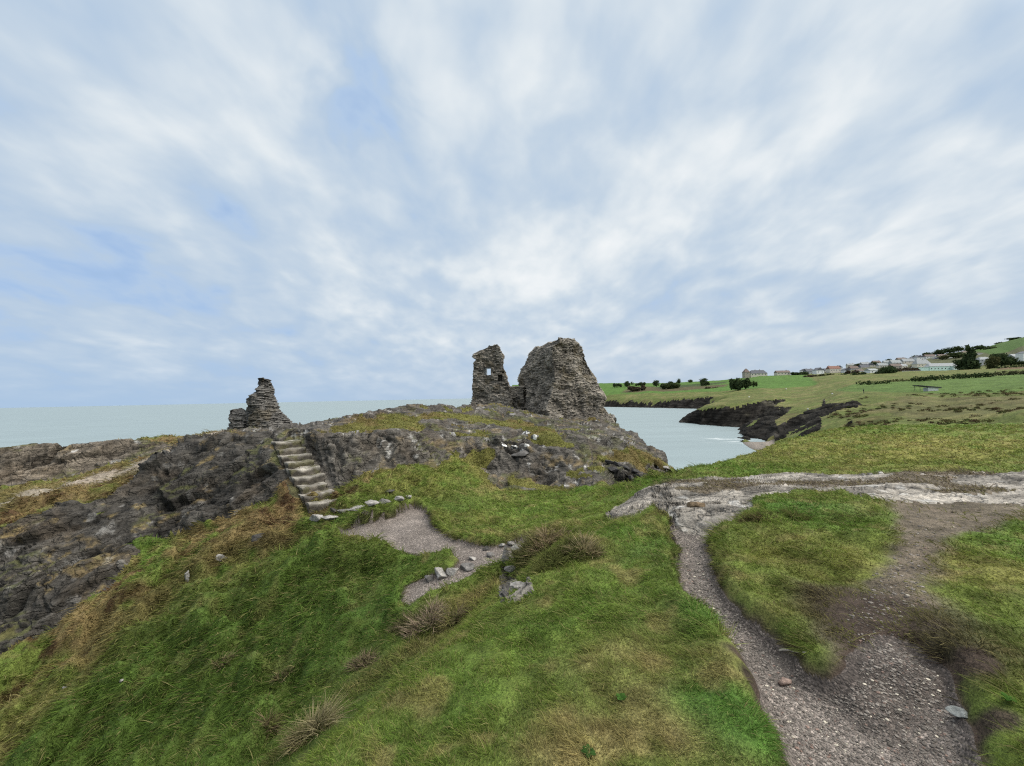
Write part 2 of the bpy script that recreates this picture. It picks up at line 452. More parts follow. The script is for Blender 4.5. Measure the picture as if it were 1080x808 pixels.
# the cleft that holds the stairs
ST_B, ST_T = np.array(at(343, 536, 11.9)), np.array(at(301, 465, 14.1))
_X, _Y = np.meshgrid(GX0 + GS * np.arange(GW), GY0 + GS * np.arange(GH))
_e = (ST_T - ST_B)[:2]; _t = ((_X - ST_B[0]) * _e[0] + (_Y - ST_B[1]) * _e[1]) / (_e @ _e)
_q = np.abs((_X - ST_B[0]) * _e[1] - (_Y - ST_B[1]) * _e[0]) / np.hypot(*_e)
_w = sm(.95, .60, _q) * sm(-.22, -.02, _t) * sm(1.25, 1.0, _t)
G_STAIR = _w
G_BASE = G_BASE * (1 - _w) + _w * (ST_B[2] + np.clip(_t, -.1, 1.0) * (ST_T - ST_B)[2] - .07)


def masks(x, y, z):
    """what covers the ground at plan points: dict of weights"""
    n1 = fbm(x, y, z * 0, .55, 3, 3.1); n2 = fbm(x, y, z * 0, .16, 2, 8.4)
    n3 = fbm(x, y, z, 1.3, 4, 21.0)
    r = np.hypot(x, y)
    jit = (.075 * n1 + .055 * n2) * np.clip(r / 4, .6, 2.2)
    sp = bil(S_PATH, x, y) + jit
    sh = bil(S_HOL, x, y) + .09 * fbm(x, y, z * 0, .8, 2, 3.1)
    ss = bil(S_SLAB, x, y) + .14 * n1 + .08 * n2
    sw = np.minimum(bil(S_WORN, x, y) + .16 * n1 + .08 * n2, bil(S_SLAB, x, y) + .12 + .1 * n1)
    slope = bil(G_SLOPE, x, y)
    scl, swf, smo = bil(S_CL, x, y), bil(S_WF, x, y), bil(S_MO, x, y)
    zl = sm(.25, -.1, scl + .25 * n1); zw = sm(.2, -.1, swf + .15 * n1); zm = sm(.3, -.2, smo + .3 * n1)
    rock = np.maximum(zl * sm(.28, .6, slope + .30 * n3), zw * sm(-.1, .4, slope + .35 * n3 + .2))
    tm = sm(.25, -.35, bil(S_TURF, x, y) + .9 * n3 + .35 * n1)
    gm = np.maximum(tm, .9 * sm(.22, .45, n3 + .5 * n1) * sm(.6, .25, slope))
    rock = np.maximum(rock, zm * (1 - gm))
    rock = np.maximum(rock, sm(.08, -.05, bil(S_SCAR, x, y) + .15 * n1) * sm(-.25, .1, n2 + n1))
    soilp = sm(.12, .3, fbm(x * .5, y * 1.6, 0 * x, .8, 3, 66.0) + .10 * sm(3.0, 7.0, x) - .1)
    rock = np.maximum(rock, sm(.05, -.05, ss) * (1 - soilp))
    st = bil(S_TRAIL, x, y)
    trl = sm(.62, .3, st + .18 * n1 + .1 * n2) * (1 - sm(-12.5, -7, x) * 0)
    path = np.maximum(sm(.015, -.015, sp), sm(.02, -.02, sh))
    path = path * (1 - sm(.3, .7, rock) * (sp > -.05))
    return dict(sp=sp, sh=sh, ss=ss, sw=sw, rock=rock, path=path, trail=trl, zl=zl, zw=zw, zm=zm, slope=slope, n1=n1, n2=n2, n3=n3)


def ground(x, y, m=None):
    """height of the ground with turf hummocks and the sunken paths"""
    z = bil(G_BASE, x, y)
    if m is None: m = masks(x, y, z)
    r = np.hypot(x, y)
    far = sm(2, 10, r)
    t = fbm(x, y, 0 * x, .42, 3, 1.7); u = np.abs(fbm(x, y, 0 * x, .85, 2, 14.2))
    t2 = fbm(x, y, 0 * x, 1.9, 2, 33.0)
    gully = sm(-1.5, -4, x) * sm(16, 12, y) * (1 - m['rock'])
    hum = sm(-.05, .45, fbm(x, y, 0 * x, .7, 2, 19.0))
    turf = gully * (.28 * hum - .10) + (.06 + .035 * far) * t + .06 * (fbm(x, y, 0 * x, 1.0, 2, 29.0)) + (.07 + .08 * far) * (u - .25) + (.03 + .2 * gully) * t2 + .11 * gully * t
    cut = np.maximum(sm(.09, -.07, m['sp']) * .15, sm(.12, -.12, m['sh']) * .12)
    wn = sm(.30, -.15, m['sw']); cut = cut * (1 - .8 * wn)
    flat = np.maximum(np.maximum(m['path'], m['rock']), .7 * wn)
    lipd = np.minimum(m['sp'], m['sh'])
    lip = .05 * np.exp(-((lipd - .16) / .13) ** 2) * (1 - m['rock']) * (1 - wn)
    zz = z + turf * (1 - .88 * flat) - cut + lip
    zz = zz + m['path'] * (.012 * t + .02 * t2)
    return zz


STRATA = [(np.array([-.40, -.25, .88]), 'left'), (np.array([.60, -.22, .77]), 'mound'), (np.array([.03, -.42, .90]), 'slab')]


def facets(a, b, c, seed):
    """angular blocks: every cell of a jittered lattice is a tilted plane of its own -> (relief, block tone, joint)"""
    i, j, k = np.floor(a), np.floor(b), np.floor(c)
    best = np.full(a.shape, 9e9, np.float32); sec = best.copy()
    D = np.zeros(a.shape, np.float32); T = D.copy(); WS = D.copy() + 1e-9
    for di in (-1, 0, 1):
        for dj in (-1, 0, 1):
            for dk in (-1, 0, 1):
                ci, cj, ck = (i + di).astype(np.int64), (j + dj).astype(np.int64), (k + dk).astype(np.int64)
                h = (ci * 73856093 ^ cj * 19349663 ^ ck * 83492791 ^ int(seed * 7919)) & 0xFFFFFF
                h = (h * 1103515 + 12345) & 0xFFFFFF
                r1 = (h & 255) / 255.0; r2 = ((h >> 8) & 255) / 255.0; r3 = ((h >> 16) & 255) / 255.0
                px_, py_, pz_ = a - ci - r1, b - cj - r2, c - ck - r3
                d = px_ * px_ + py_ * py_ + pz_ * pz_
                n = d < best
                sec = np.where(n, best, np.minimum(sec, d))
                h2 = (h * 48271 + 11) & 0xFFFFFF
                g1 = (h2 & 255) / 127.5 - 1; g2 = ((h2 >> 8) & 255) / 127.5 - 1; g3 = ((h2 >> 16) & 255) / 127.5 - 1
                w = np.exp(-90 * (d - .12))
                D = D + w * (.9 * (g1 * px_ + g2 * py_ + .6 * g3 * pz_) + .55 * (r2 - .5)); WS = WS + w
                T = np.where(n, g3, T); best = np.where(n, d, best)
    return D / WS, T, sm(.10, .0, np.sqrt(sec) - np.sqrt(best))


def rock_push(x, y, z, m):
    """broken, bedded rock relief along the surface normal (metres) and a layer tone"""
    out = np.zeros_like(x); tone = np.zeros_like(x)
    ws = sm(.3, -.1, m['ss']); wl = np.maximum(m['zl'], m['zw']) * (1 - ws); wm = np.clip(1 - ws - wl, 0, 1)
    for (s, nm), w, amp in zip(STRATA, (wl, wm, ws), (1.0, .95, .42)):
        k = w > .01
        if not k.any(): continue
        s = s / np.linalg.norm(s)
        a = np.cross(s, [0, 1, 0.0]); a /= np.linalg.norm(a); b = np.cross(s, a)
        X, Y, Z = x[k], y[k], z[k]
        wob = .22 * fbm(X, Y, Z, 1.5, 2, 4.0)
        ts = X * s[0] + Y * s[1] + Z * s[2] + wob; ta = X * a[0] + Y * a[1] + Z * a[2]; tb = X * b[0] + Y * b[1] + Z * b[2]
        big = fbm(ta / 1.5, tb / 1.5, ts / .5, 1, 3, 6.6)
        lay = fbm(ta / .8, tb / .8, ts / .13, 1, 3, 12.5, .6)
        blk = fbm(X, Y, Z, .5, 3, 2.2)
        if nm == 'slab':
            crack = -sm(.07, 0, np.abs(fbm(ta / 1.3, tb / .30, ts / .5, 1, 3, 41.0))) - .7 * sm(.06, 0, np.abs(fbm(ta / .35, tb / .5, ts / .5, 1, 2, 47.0)))
            q = np.round((ts + .12 * blk) / .055); led = vn(q * 3.7, ta / 1.5 + q * 1.3, tb / .5)
            f1, t1, j1 = facets(ta / 1.3 + .35 * blk, tb / .55 + .45 * blk, ts * 0 + .5, 3); f2, t2, j2 = facets(ta / .55 + .3 * blk, tb / .2 + .3 * blk, ts * 0 + .5, 5)
            D = .05 * big + .012 * lay + .02 * blk + .05 * f1 + .012 * f2 - .03 * j1 - .010 * j2
            wv = tb / .34 + 1.5 * fbm(ta / 1.6, tb / 1.1, 0 * ts, 1, 3, 55.0); hq = vn(np.floor(wv) * 5.3, ta / 2.5, 0 * ts); sw_ = wv - np.floor(wv)
            D = D + .045 * (.55 + hq) * sw_ ** 1.5 * sm(1.0, .9, sw_)
            led = t1 * .40 + t2 * .35 + .5 * hq; crack = -.9 * j1 - .6 * j2 - .9 * sm(.86, .97, sw_); lay = .8 * lay
        else:
            crack = -sm(.06, 0, np.abs(fbm(ta / .45, tb / 1.1, ts / .5, 1, 3, 41.0)))
            q = np.round((ts + .1 * blk) / .19); led = vn(q * 3.7, ta / .9 + q * 1.3, tb / 1.2)
            rg1 = .5 - np.abs(fbm(ta / .8, tb / .8, ts / .35, 1, 3, 63.0)); rg2 = .4 - np.abs(fbm(X, Y, Z, .22, 2, 73.0))
            g_ = 1.7 if nm == 'left' else 1.15
            f1, t1, j1 = facets(ta / (1.4 * g_) + .3 * blk, tb / (1.0 * g_) + .3 * blk, ts / (.5 * g_) + .2 * blk, 7); f2, t2, j2 = facets(ta / (.6 * g_) + .2 * blk, tb / (.45 * g_), ts / (.17 * g_), 9)
            wv = ts / .52 + .9 * fbm(ta / 2.2, tb / 2.2, ts / 2, 1, 3, 55.0); hq = vn(np.floor(wv) * 5.3, ta / 3.0, tb / 3.0); sw_ = wv - np.floor(wv)
            saw = (.6 + hq) * sw_ ** 1.3 * sm(1.0, .88, sw_)
            D = amp * (.20 * big + .03 * lay + .03 * blk + .05 * led + .42 * f1 + .15 * f2 - .09 * j1 - .04 * j2 + .14 * (rg1 - .25) + .17 * saw)
            fv = ts / (1.25 * g_ / 1.15) + .55 * fbm(ta / 1.8, tb / 1.8, ts / 1.5, 1, 3, 81.0); fq = np.abs(fv - np.floor(fv) - .5)
            fis = sm(.13, .02, fq) * sm(-.25, .1, fbm(ta / 1.6, tb / 1.6, np.floor(fv) * 3.1, 1, 2, 85.0))      # deep clefts along the bedding
            sl_ = vn(np.floor(fv + .5) * 4.7, ta / 4.0, tb / 4.0)
            D = D - amp * .30 * fis + amp * .16 * sl_
            led = .30 * led + t1 * .30 + t2 * .34 + .35 * hq + .45 * sl_; crack = -1.1 * j1 - .9 * j2 - .9 * sm(.86, .97, sw_) - 1.1 * fis; lay = .5 * lay
        out[k] += w[k] * D
        tone[k] += w[k] * (.55 * lay + .5 * led + .35 * blk + .22 * crack)  # the crack term paints occlusion into the rock colour
    return out, tone


# ------------------------------------------------------------------ adaptive fan of ground quads round the viewer
pxs = np.concatenate([np.linspace(-140, 1220, 1240)])
az_in = np.arctan((pxs - CX) / FPX)
az = np.concatenate([np.linspace(-math.pi, az_in[0], 70)[:-1], az_in, np.linspace(az_in[-1], math.pi, 70)[1:]])
NC, NRW, MS = len(az), 760, 1500
rs = .35 * (72 / .35) ** np.linspace(0, 1, MS)
AX = np.sin(az)[:, None] * rs[None, :]; AY = np.cos(az)[:, None] * rs[None, :]
PZ = bil(G_BASE, AX, AY)
elev = np.arctan2(PZ - EYE, rs[None, :])
dz = np.abs(np.diff(elev, axis=1)) * FPX
arc = np.sqrt(np.diff(PZ, axis=1) ** 2 + np.diff(rs)[None, :] ** 2) / rs[None, 1:]
wgt = dz + 26 * arc
sky = np.maximum.accumulate(elev, axis=1)[:, 1:]
seen = (elev[:, 1:] >= sky - .012)
wgt = wgt * np.where(seen, 1, .22)
for _ in range(3):                                    # keep neighbouring columns in step
    wgt = (np.roll(wgt, 2, 0) + np.roll(wgt, 1, 0) + wgt + np.roll(wgt, -1, 0) + np.roll(wgt, -2, 0)) / 5
cum = np.concatenate([np.zeros((NC, 1)), np.cumsum(wgt, 1)], 1)
RR = np.empty((NC, NRW))
for c in range(NC):
    RR[c] = np.interp(np.linspace(0, cum[c, -1], NRW), cum[c], rs)
VX = (np.sin(az)[:, None] * RR).ravel(); VY = (np.cos(az)[:, None] * RR).ravel()
VZ0 = bil(G_BASE, VX, VY)
MK = masks(VX, VY, VZ0)
VZ = ground(VX, VY, MK)
P = np.stack([VX, VY, VZ], 1)
G3 = P.reshape(NC, NRW, 3)
dc = np.gradient(G3, axis=0); dr = np.gradient(G3, axis=1)
N = np.cross(dc.reshape(-1, 3), dr.reshape(-1, 3))
N /= np.linalg.norm(N, axis=1)[:, None] + 1e-12
N[N[:, 2] < 0] *= -1
push, tone = rock_push(VX, VY, VZ, MK)
push = push * (1 - .6 * sm(.25, -.05, bil(S_SCAR, VX, VY)))
rk = sm(.2, .75, MK['rock'])
near = sm(1.2, 2.5, np.hypot(VX, VY)) * (1 - .9 * bil(G_STAIR, VX, VY))
P = P + N * (push * rk * near * (1 - .55 * sm(.7, .97, N[:, 2]) * (1 - sm(.3, -.1, MK['ss']))))[:, None]
# dirt treads worn into the banks show bare: keep the finished normal
G3 = P.reshape(NC, NRW, 3)
N = np.cross(np.gradient(G3, axis=0).reshape(-1, 3), np.gradient(G3, axis=1).reshape(-1, 3))
N /= np.linalg.norm(N, axis=1)[:, None] + 1e-12
N[N[:, 2] < 0] *= -1

# ------------------------------------------------------------------ ground cover colours (albedo)
GREEN, OLIVE, STRAW, BROWN, LUSH, SOIL = [np.array(c) for c in ((.070, .124, .024), (.110, .118, .034), (.215, .185, .085), (.085, .058, .032), (.060, .125, .026), (.060, .047, .040))]


def zone(px, py, rad):
    c = hit(px, py); return c[0], c[1], rad


BLOBS = [  # (where, radius m, colour, weight): patches seen on the ground
    (zone(560, 690, .8), GREEN * .85, .9), (zone(660, 690, .45), STRAW * .8, .75), (zone(600, 780, .35), STRAW * .9, .8), (zone(790, 770, .28), LUSH, .95), (zone(745, 740, .22), LUSH, .9), (zone(735, 650, .35), LUSH * .95, .7),
    (zone(690, 580, .8), LUSH * .9, .6), (zone(620, 640, .6), GREEN, .8), (zone(480, 760, .4), GREEN * .8, .8), (zone(400, 790, .3), GREEN * .9, .7), (zone(700, 770, .2), STRAW * .7, .6),
    (zone(850, 535, .9), LUSH * .9, .7), (zone(850, 580, .8), OLIVE, .7), (zone(1060, 600, .8), OLIVE * 1.15, .7), (zone(880, 640, .4), OLIVE * 1.1, .7), (zone(950, 470, 5.5), OLIVE * 1.25 + STRAW * .12, .9), (zone(760, 495, 1.6), GREEN, .8), (zone(1070, 700, .3), OLIVE * .8, .7),
    (zone(300, 680, 2.2), GREEN * .7, .9), (zone(200, 700, 1.5), GREEN * .75, .8), (zone(120, 770, 1.6), GREEN * .8, .7), (zone(330, 620, 1.4), GREEN * .9, .6), (zone(230, 600, 1.6), BROWN * .9 + OLIVE * .5, .6), (zone(120, 690, 1.0), BROWN * .7 + OLIVE * .5, .4), (zone(40, 740, 1.2), BROWN + OLIVE * .5, .5), (zone(160, 740, 1.6), GREEN * .8, .8), (zone(60, 790, 1.4), GREEN * .85, .7),
    (zone(270, 560, 1.1), STRAW * .45, .75), (zone(290, 545, .8), BROWN * 1.3, .6), (zone(440, 515, 1.8), OLIVE * 1.05, .8), (zone(520, 490, 2.5), OLIVE * 1.1, .8), (zone(560, 535, 2.0), GREEN * .9 + OLIVE * .2, .85), (zone(490, 545, 1.0), OLIVE * 1.1, .7), (zone(680, 485, 2.5), OLIVE * .9 + STRAW * .15, .85),
    (zone(578, 575, .5), STRAW * .75, .9), (zone(612, 582, .4), STRAW * .7, .9), (zone(455, 655, .5), STRAW * .7, .8), (zone(400, 640, .9), LUSH * .8, .7), (zone(440, 590, .7), GREEN * .9, .8), (zone(370, 585, .8), OLIVE * .8, .7), (zone(480, 640, .5), OLIVE, .6), (zone(50, 515, 3.0), STRAW * .62, 1.0), (zone(130, 500, 2.2), STRAW * .6, 1.0), (zone(0, 535, 2.5), STRAW * .55, 1.0), (zone(210, 460, 2.5), STRAW * .55, 1.0)]


def cover(x, y, z, m):
    c = np.tile(OLIVE * .35 + GREEN * .65, (len(x), 1))
    a = fbm(x, y, z * 0, 1.7, 3, 51.0); b = fbm(x, y, z * 0, .5, 3, 61.0)
    c = mix3(c, GREEN, sm(.0, .35, a)); c = mix3(c, STRAW * .75, .5 * sm(.18, .55, b - .2 * a))
    f2 = fbm(x, y, z * 0, .2, 3, 131.0)
    for (bx, by, br), bc, bw in BLOBS:
        d = np.hypot(x - bx, y - by) / br
        k = bw * np.exp(-d ** 2 * 1.2) * np.clip(1 + 1.1 * b + .5 * a + 1.1 * f2, 0, 1.35)
        c = mix3(c, bc, np.clip(k, 0, 1))
    f = fbm(x, y, z * 0, .16, 3, 71.0)
    c = c * (1 + .35 * f)[:, None]
    c = mix3(c, STRAW * .9, .5 * sm(.25, .6, fbm(x, y, z * 0, .28, 3, 77.0)))
    g = sm(-1.5, -4, x) * sm(17, 12, y)                                 # bracken and peat showing in the gully
    c = mix3(c, BROWN * .55, .75 * g * sm(.22, .45, fbm(x, y, z, .5, 3, 88.0)) * sm(.3, .0, MK_free(x, y)))
    c = mix3(c, np.array((.105, .090, .077)) * (1 + .5 * f)[:, None], .92 * sm(.16, -.06, m['sw'] + .10 * b))
    c = mix3(c, SOIL * .62, .92 * sm(.66, .22, np.hypot(x - _hd[0], (y - _hd[1]) * .8) + .25 * b))
    foot = sm(4.2, .8, bil(S_CL, x, y)) * sm(-1.0, -3.0, x) * sm(.0, .6, bil(S_CL, x, y) + .5)
    h1 = fbm(x, y, z, .75, 3, 141.0); h2 = fbm(x, y, z, .45, 3, 151.0)
    c = mix3(c, (BROWN * 1.0 + STRAW * .28) * (1 + .5 * f2)[:, None], .85 * foot * sm(-.08, .18, h1)); c = mix3(c, np.array((.045, .026, .016)), .85 * foot * sm(.12, .3, h2))
    c = mix3(c, (OLIVE * .72 + STRAW * .10) * (1 + .5 * b)[:, None], .85 * m['zm']); c = mix3(c, BROWN * 1.1, .6 * m['zm'] * sm(.1, .45, a + b))
    for bx, by, br in _bank: c = mix3(c, SOIL * .75, .95 * sm(br, br * .45, np.hypot(x - bx, y - by) + .08 * b))
    c = mix3(c, SOIL * .8, .9 * sm(.34, .12, np.hypot(x - _mud[0], y - _mud[1]) + .1 * b))
    lipd = np.minimum(m['sp'], m['sh'])
    c = mix3(c, SOIL * .8, .9 * sm(.045, .0, lipd))
    c = mix3(c, np.array((.24, .22, .19)) * (1 + .3 * f)[:, None], .9 * m['trail'])
    e_ = bil(S_EDGE, x, y)
    c = mix3(c, STRAW * .78, .8 * np.exp(-((e_) / .16) ** 2) * np.clip(.7 + 1.2 * b, 0, 1))
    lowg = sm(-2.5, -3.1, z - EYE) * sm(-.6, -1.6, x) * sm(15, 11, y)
    c = mix3(c, np.array((.040, .070, .016)) * (1 + .5 * f2)[:, None], .62 * lowg * sm(.0, .6, m['sh']) * (1 - foot))     # deep green wet sward, colour darkened further for the gully's shade
    return np.clip(c * np.array((1.32, 1.22, 1.15)), .004, .6)


def MK_free(x, y):
    """1 well away from the crag feet"""
    return sm(.3, 2.6, bil(S_CL, x, y))


_bank = [(*hit(783, 694)[:2], .17), (*hit(795, 714)[:2], .13), (*hit(806, 733)[:2], .10), (*hit(1028, 700)[:2], .14), (*hit(1050, 760)[:2], .13)]
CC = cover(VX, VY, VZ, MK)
# rock tones: dark left crag, mid grey mound, pale slab
scw = sm(.25, -.05, bil(S_SCAR, VX, VY)); slabw = np.maximum(sm(.3, -.1, MK['ss']), .7 * scw); leftw = MK['zl'] * (1 - slabw)
rc = np.tile(np.array((.080, .075, .068)), (len(VX), 1))
rc = mix3(rc, np.array((.050, .047, .043)), leftw)
rc = mix3(rc, np.array((.135, .118, .098)), MK['zw'] * (1 - leftw))
rc = mix3(rc, np.array((.225, .21, .19)), slabw)
rc = rc * np.clip(1 + .95 * tone, .16, 2.1)[:, None]
lich = fbm(VX, VY, P[:, 2], .7, 4, 91.0)
rc = mix3(rc, np.array((.22, .155, .05)), .32 * sm(.18, .42, lich) * sm(.25, .65, N[:, 2]) * (1 - slabw) * sm(6, 10, VY))
whi = fbm(VX, VY, P[:, 2], .33, 3, 101.0)
rc = rc * np.array((1.02, .99, .94))
rc = mix3(rc, np.array((.22, .16, .055)), .45 * leftw * sm(.32, .5, fbm(VX, VY, P[:, 2], .5, 3, 95.0)) * sm(.45, .8, N[:, 2]))
rc = mix3(rc, np.array((.36, .35, .33)), .8 * sm(.36, .55, whi) * (1 - .7 * leftw))
mos = fbm(VX, VY, P[:, 2], 1.1, 4, 111.0)
rc = mix3(rc, OLIVE * .6, .7 * sm(.1, .35, mos) * sm(.55, .85, N[:, 2]) * (1 - slabw))
rc = mix3(rc, BROWN * .8, .28 * sm(.05, .45, fbm(VX, VY, P[:, 2], .9, 3, 121.0)) * (1 - slabw))
pc = np.tile(np.array((.185, .158, .139)), (len(VX), 1)) * (1 + .25 * MK['n1'] + .15 * MK['n2'])[:, None]
pc = mix3(pc, np.array((.070, .057, .049)), .85 * sm(.75, .25, np.hypot(VX - _hd[0], VY - _hd[1]) - .15 + .15 * MK['n1']))
pc = mix3(pc, np.array((.070, .057, .049)), .8 * sm(.42, .1, np.hypot(VX - _mud[0], VY - _mud[1]) + .15 * MK['n1'] + .1 * MK['n2']))
pc = mix3(pc, np.array((.075, .062, .055)), .75 * sm(-.10, .0, np.minimum(MK['sp'], MK['sh'])))
pc = np.clip(pc, .01, .6)

idx = np.arange(NC * NRW).reshape(NC, NRW)
QA = np.stack([idx[:-1, :-1], idx[1:, :-1], idx[1:, 1:], idx[:-1, 1:]], -1).reshape(-1, 4)
rf = MK['rock'][QA].mean(1); pf = MK['path'][QA].mean(1); sf = slabw[QA].mean(1); lf = np.maximum(MK['zl'], MK['zw'])[QA].mean(1)
kind = np.zeros(len(QA), np.int8)
kind[rf > .5] = 1
kind[(kind == 1) & (lf > .5)] = 3
kind[(kind == 1) & (sf > .5)] = 2
kind[(pf > .5) & (rf <= .5)] = 4
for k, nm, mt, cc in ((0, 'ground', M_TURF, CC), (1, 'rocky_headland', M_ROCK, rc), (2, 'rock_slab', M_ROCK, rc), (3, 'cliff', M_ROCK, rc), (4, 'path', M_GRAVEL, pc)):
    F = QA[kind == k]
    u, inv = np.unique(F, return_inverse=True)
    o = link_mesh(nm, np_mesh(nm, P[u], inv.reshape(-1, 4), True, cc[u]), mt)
    tag(o, kind='structure')
# ================================================================== the coast across the bay
FP, FE = [], []


def fpt(p):
    FP.append((p[0] / p[1] * FPX, math.log(p[1]) * 120, p[2]))


def fline(*pts):
    i0 = len(FP)
    for q in pts: fpt(q)
    for k in range(i0, len(FP) - 1): FE.append((k, k + 1))


def A(*q): return [at(*p) for p in q]
def WL(*q): return [atz(px, py, -16.25) for px, py in q]
def FW(*q): return [((px - CX) / FPX * d, d, z + EYE) for px, d, z in q]


fline(*WL((540, 430.9), (600, 430), (637, 429.3), (672, 430), (708, 430.7), (732, 431.2), (744, 431.5)))
fline(*FW((540, 480, -21), (600, 505, -21), (640, 520, -21), (690, 440, -21), (730, 395, -21), (745, 380, -21)))
fline(*A((540, 423, 560), (600, 422.3, 585), (637, 422.3, 588), (660, 421.3, 545), (690, 421, 500), (720, 419.3, 460), (748, 418.5, 430)))
for p in A((640, 414, 640), (700, 415, 560), (760, 412, 500), (680, 410, 640), (740, 409, 600), (800, 405, 540), (850, 400, 580), (640, 404, 900), (700, 404, 900), (590, 404, 950), (540, 406, 950), (760, 401, 800), (800, 396.5, 760), (850, 395, 760), (600, 414, 650), (540, 415, 650)): fpt(p)
for p in FW((540, 1500, 5), (640, 1500, 12), (720, 1500, 15), (800, 1500, 20), (860, 1500, 30)): fpt(p)
# middle headland
fline(*WL((717.5, 445.4), (737, 448.3), (765, 450.3), (781, 451.2)))
fline(*A((718.5, 443.6, 230), (728, 436.3, 224), (737, 430.8, 215), (750, 428.3, 209), (765, 426.3, 204), (785, 424, 201), (800, 421.5, 206), (818, 419.5, 216)))
for p in FW((706, 235, -20), (712, 262, -20), (730, 300, -20), (738, 330, -20), (700, 300, -21), (700, 180, -21), (740, 180, -21), (640, 300, -22), (560, 200, -22), (640, 120, -22), (740, 110, -21), (560, 70, -22), (700, 70, -22), (560, 350, -22), (770, 165, -18.5), (760, 135, -19)): fpt(p)
for p in A((752, 424.5, 290), (780, 420.5, 310), (810, 415.5, 350), (775, 417.5, 380)): fpt(p)
fline(*A((790, 446, 190), (802, 438, 197), (820, 427, 207)))                        # dark notch
# near cliffs by the little beach
fline(*WL((781, 457.6), (784, 464), (804, 465.5), (816, 468)))
fline(*A((781.5, 455, 160), (789, 449, 162), (796, 444.3, 166), (811, 436.2, 176), (830, 428.3, 192), (850, 424.3, 205)))
fline(*A((812, 456, 138), (820, 448, 141), (839, 438.3, 150), (855, 431.3, 156), (868, 430, 150)))
fline(*A((812, 466, 128), (826, 459, 130), (845, 448, 134), (864, 436, 138)))       # foot of the overhung face
fline(*WL((778, 466.5), (789, 474.5), (800, 479), (830, 490)))
for p in FW((800, 119, -15.6), (812, 116, -15.2), (822, 108, -15.0), (830, 95, -15), (850, 84, -14), (800, 88, -18), (770, 105, -18.5), (780, 70, -20), (830, 62, -18), (870, 60, -13)): fpt(p)
for p in [atz(785, 467, -15.85), atz(795, 467, -15.5), atz(803, 467, -15.1), atz(808, 469.5, -14.8), atz(798, 471, -15.5), atz(790, 471, -15.9)]: fpt(p)
for p in A((870, 427, 150), (900, 424, 130), (900, 433, 112), (930, 425, 120), (960, 425, 110), (930, 442, 85), (900, 442, 95), (880, 440, 108), (868, 447, 104), (840, 421, 235), (870, 418.5, 215), (840, 415, 340), (860, 408, 430), (890, 413, 190),
            (911, 415, 152), (960, 412.5, 152), (1000, 430, 100), (1080, 430, 85), (1000, 415, 140), (1080, 413, 120), (1160, 412, 110), (1060, 436.5, 62), (1030, 441, 66), (1080, 433, 58), (1160, 430, 55),
            (950, 445, 75), (1000, 446.5, 66), (900, 406, 300), (960, 402.5, 330), (1020, 399, 330), (1080, 395, 320), (1160, 391, 320), (880, 402, 430), (1300, 385, 320),
            (880, 393.5, 780), (920, 392.5, 760), (960, 391, 760), (1000, 390.5, 700), (1040, 388, 660), (1080, 385, 600), (1160, 380, 600), (1300, 375, 600), (880, 390, 1000), (920, 386, 1100), (960, 381, 1150), (1000, 373, 1200), (1040, 366.3, 1300),
            (1060, 360.5, 1500), (1080, 356.5, 1600), (1160, 347, 1700), (1300, 340, 1800)): fpt(p)
for p in FW((900, 1500, 40), (960, 1600, 60), (1000, 1700, 80), (1060, 2400, 80), (1160, 2400, 100), (1300, 2400, 100), (540, 2400, -10), (750, 2400, 0), (1300, 55, -4), (1300, 120, -1), (540, 55, -22), (1040, 55, -6), (900, 55, -10), (1300, 1200, 60)): fpt(p)
_xy2, _z2, _f2 = tin(FP, FE)
FU0, FUN, FUS = 0.0, 1000, .76
FV = np.linspace(math.log(55.2), math.log(2390), 440) * 120
FVS = FV[1] - FV[0]
# scale the v axis so that one raster step serves both
_xy2s = _xy2.copy(); _xy2s[:, 1] = (_xy2[:, 1] - FV[0]) / FVS * FUS
FZ = raster(_xy2s, _z2, _f2, FU0, 0.0, FUS, FUN, len(FV), -6.0)
FZ = .85 * blur(FZ, 1.0) + .15 * blur(FZ, 3.0)


def far_z(x, y):
    u = np.clip((np.asarray(x) / y * FPX - FU0) / FUS, 0, FUN - 1.001); v = np.clip((np.log(y) * 120 - FV[0]) / FVS, 0, len(FV) - 1.001)
    i = u.astype(int); j = v.astype(int); a = u - i; b = v - j
    return (FZ[j, i] * (1 - a) + FZ[j, i + 1] * a) * (1 - b) + (FZ[j + 1, i] * (1 - a) + FZ[j + 1, i + 1] * a) * b


yv = np.exp(FV / 120)
FX = (FU0 + FUS * np.arange(FUN))[None, :] / FPX * yv[:, None]
FY = np.repeat(yv[:, None], FUN, 1)
fx_, fy_, fz_ = FX.ravel(), FY.ravel(), FZ.ravel().copy()
_g3 = np.stack([FX, FY, FZ], -1)
fn_ = np.cross(np.gradient(_g3, axis=1).reshape(-1, 3), np.gradient(_g3, axis=0).reshape(-1, 3))
fn_ /= np.linalg.norm(fn_, axis=1)[:, None] + 1e-12
fsl = np.clip(1 - fn_[:, 2], 0, 1)
sc = fy_ / 150
st_ = np.array([-.62, .1, .78]); ts = fx_ * st_[0] + fz_ * st_[2] + fy_ * st_[1]
layr = fbm(fx_ / 14, fy_ / 14, ts / 1.3, 1, 4, 7.0, .6)
wob = fbm(fx_, fy_, fz_ * 0, 9, 4, 3.0) + .6 * fbm(fx_, fy_, fz_ * 0, 2.6, 3, 13.0)
frock = sm(.10, .24, fsl + .09 * wob + .05 * layr) * sm(EYE - 1.5, EYE - 4.0, fz_ + wob) * sm(500, 120, fy_ - 200 * (fz_ < 10))
frock = np.maximum(frock, sm(2.2, .8, fz_ + .8 * wob) * (fy_ > 125))


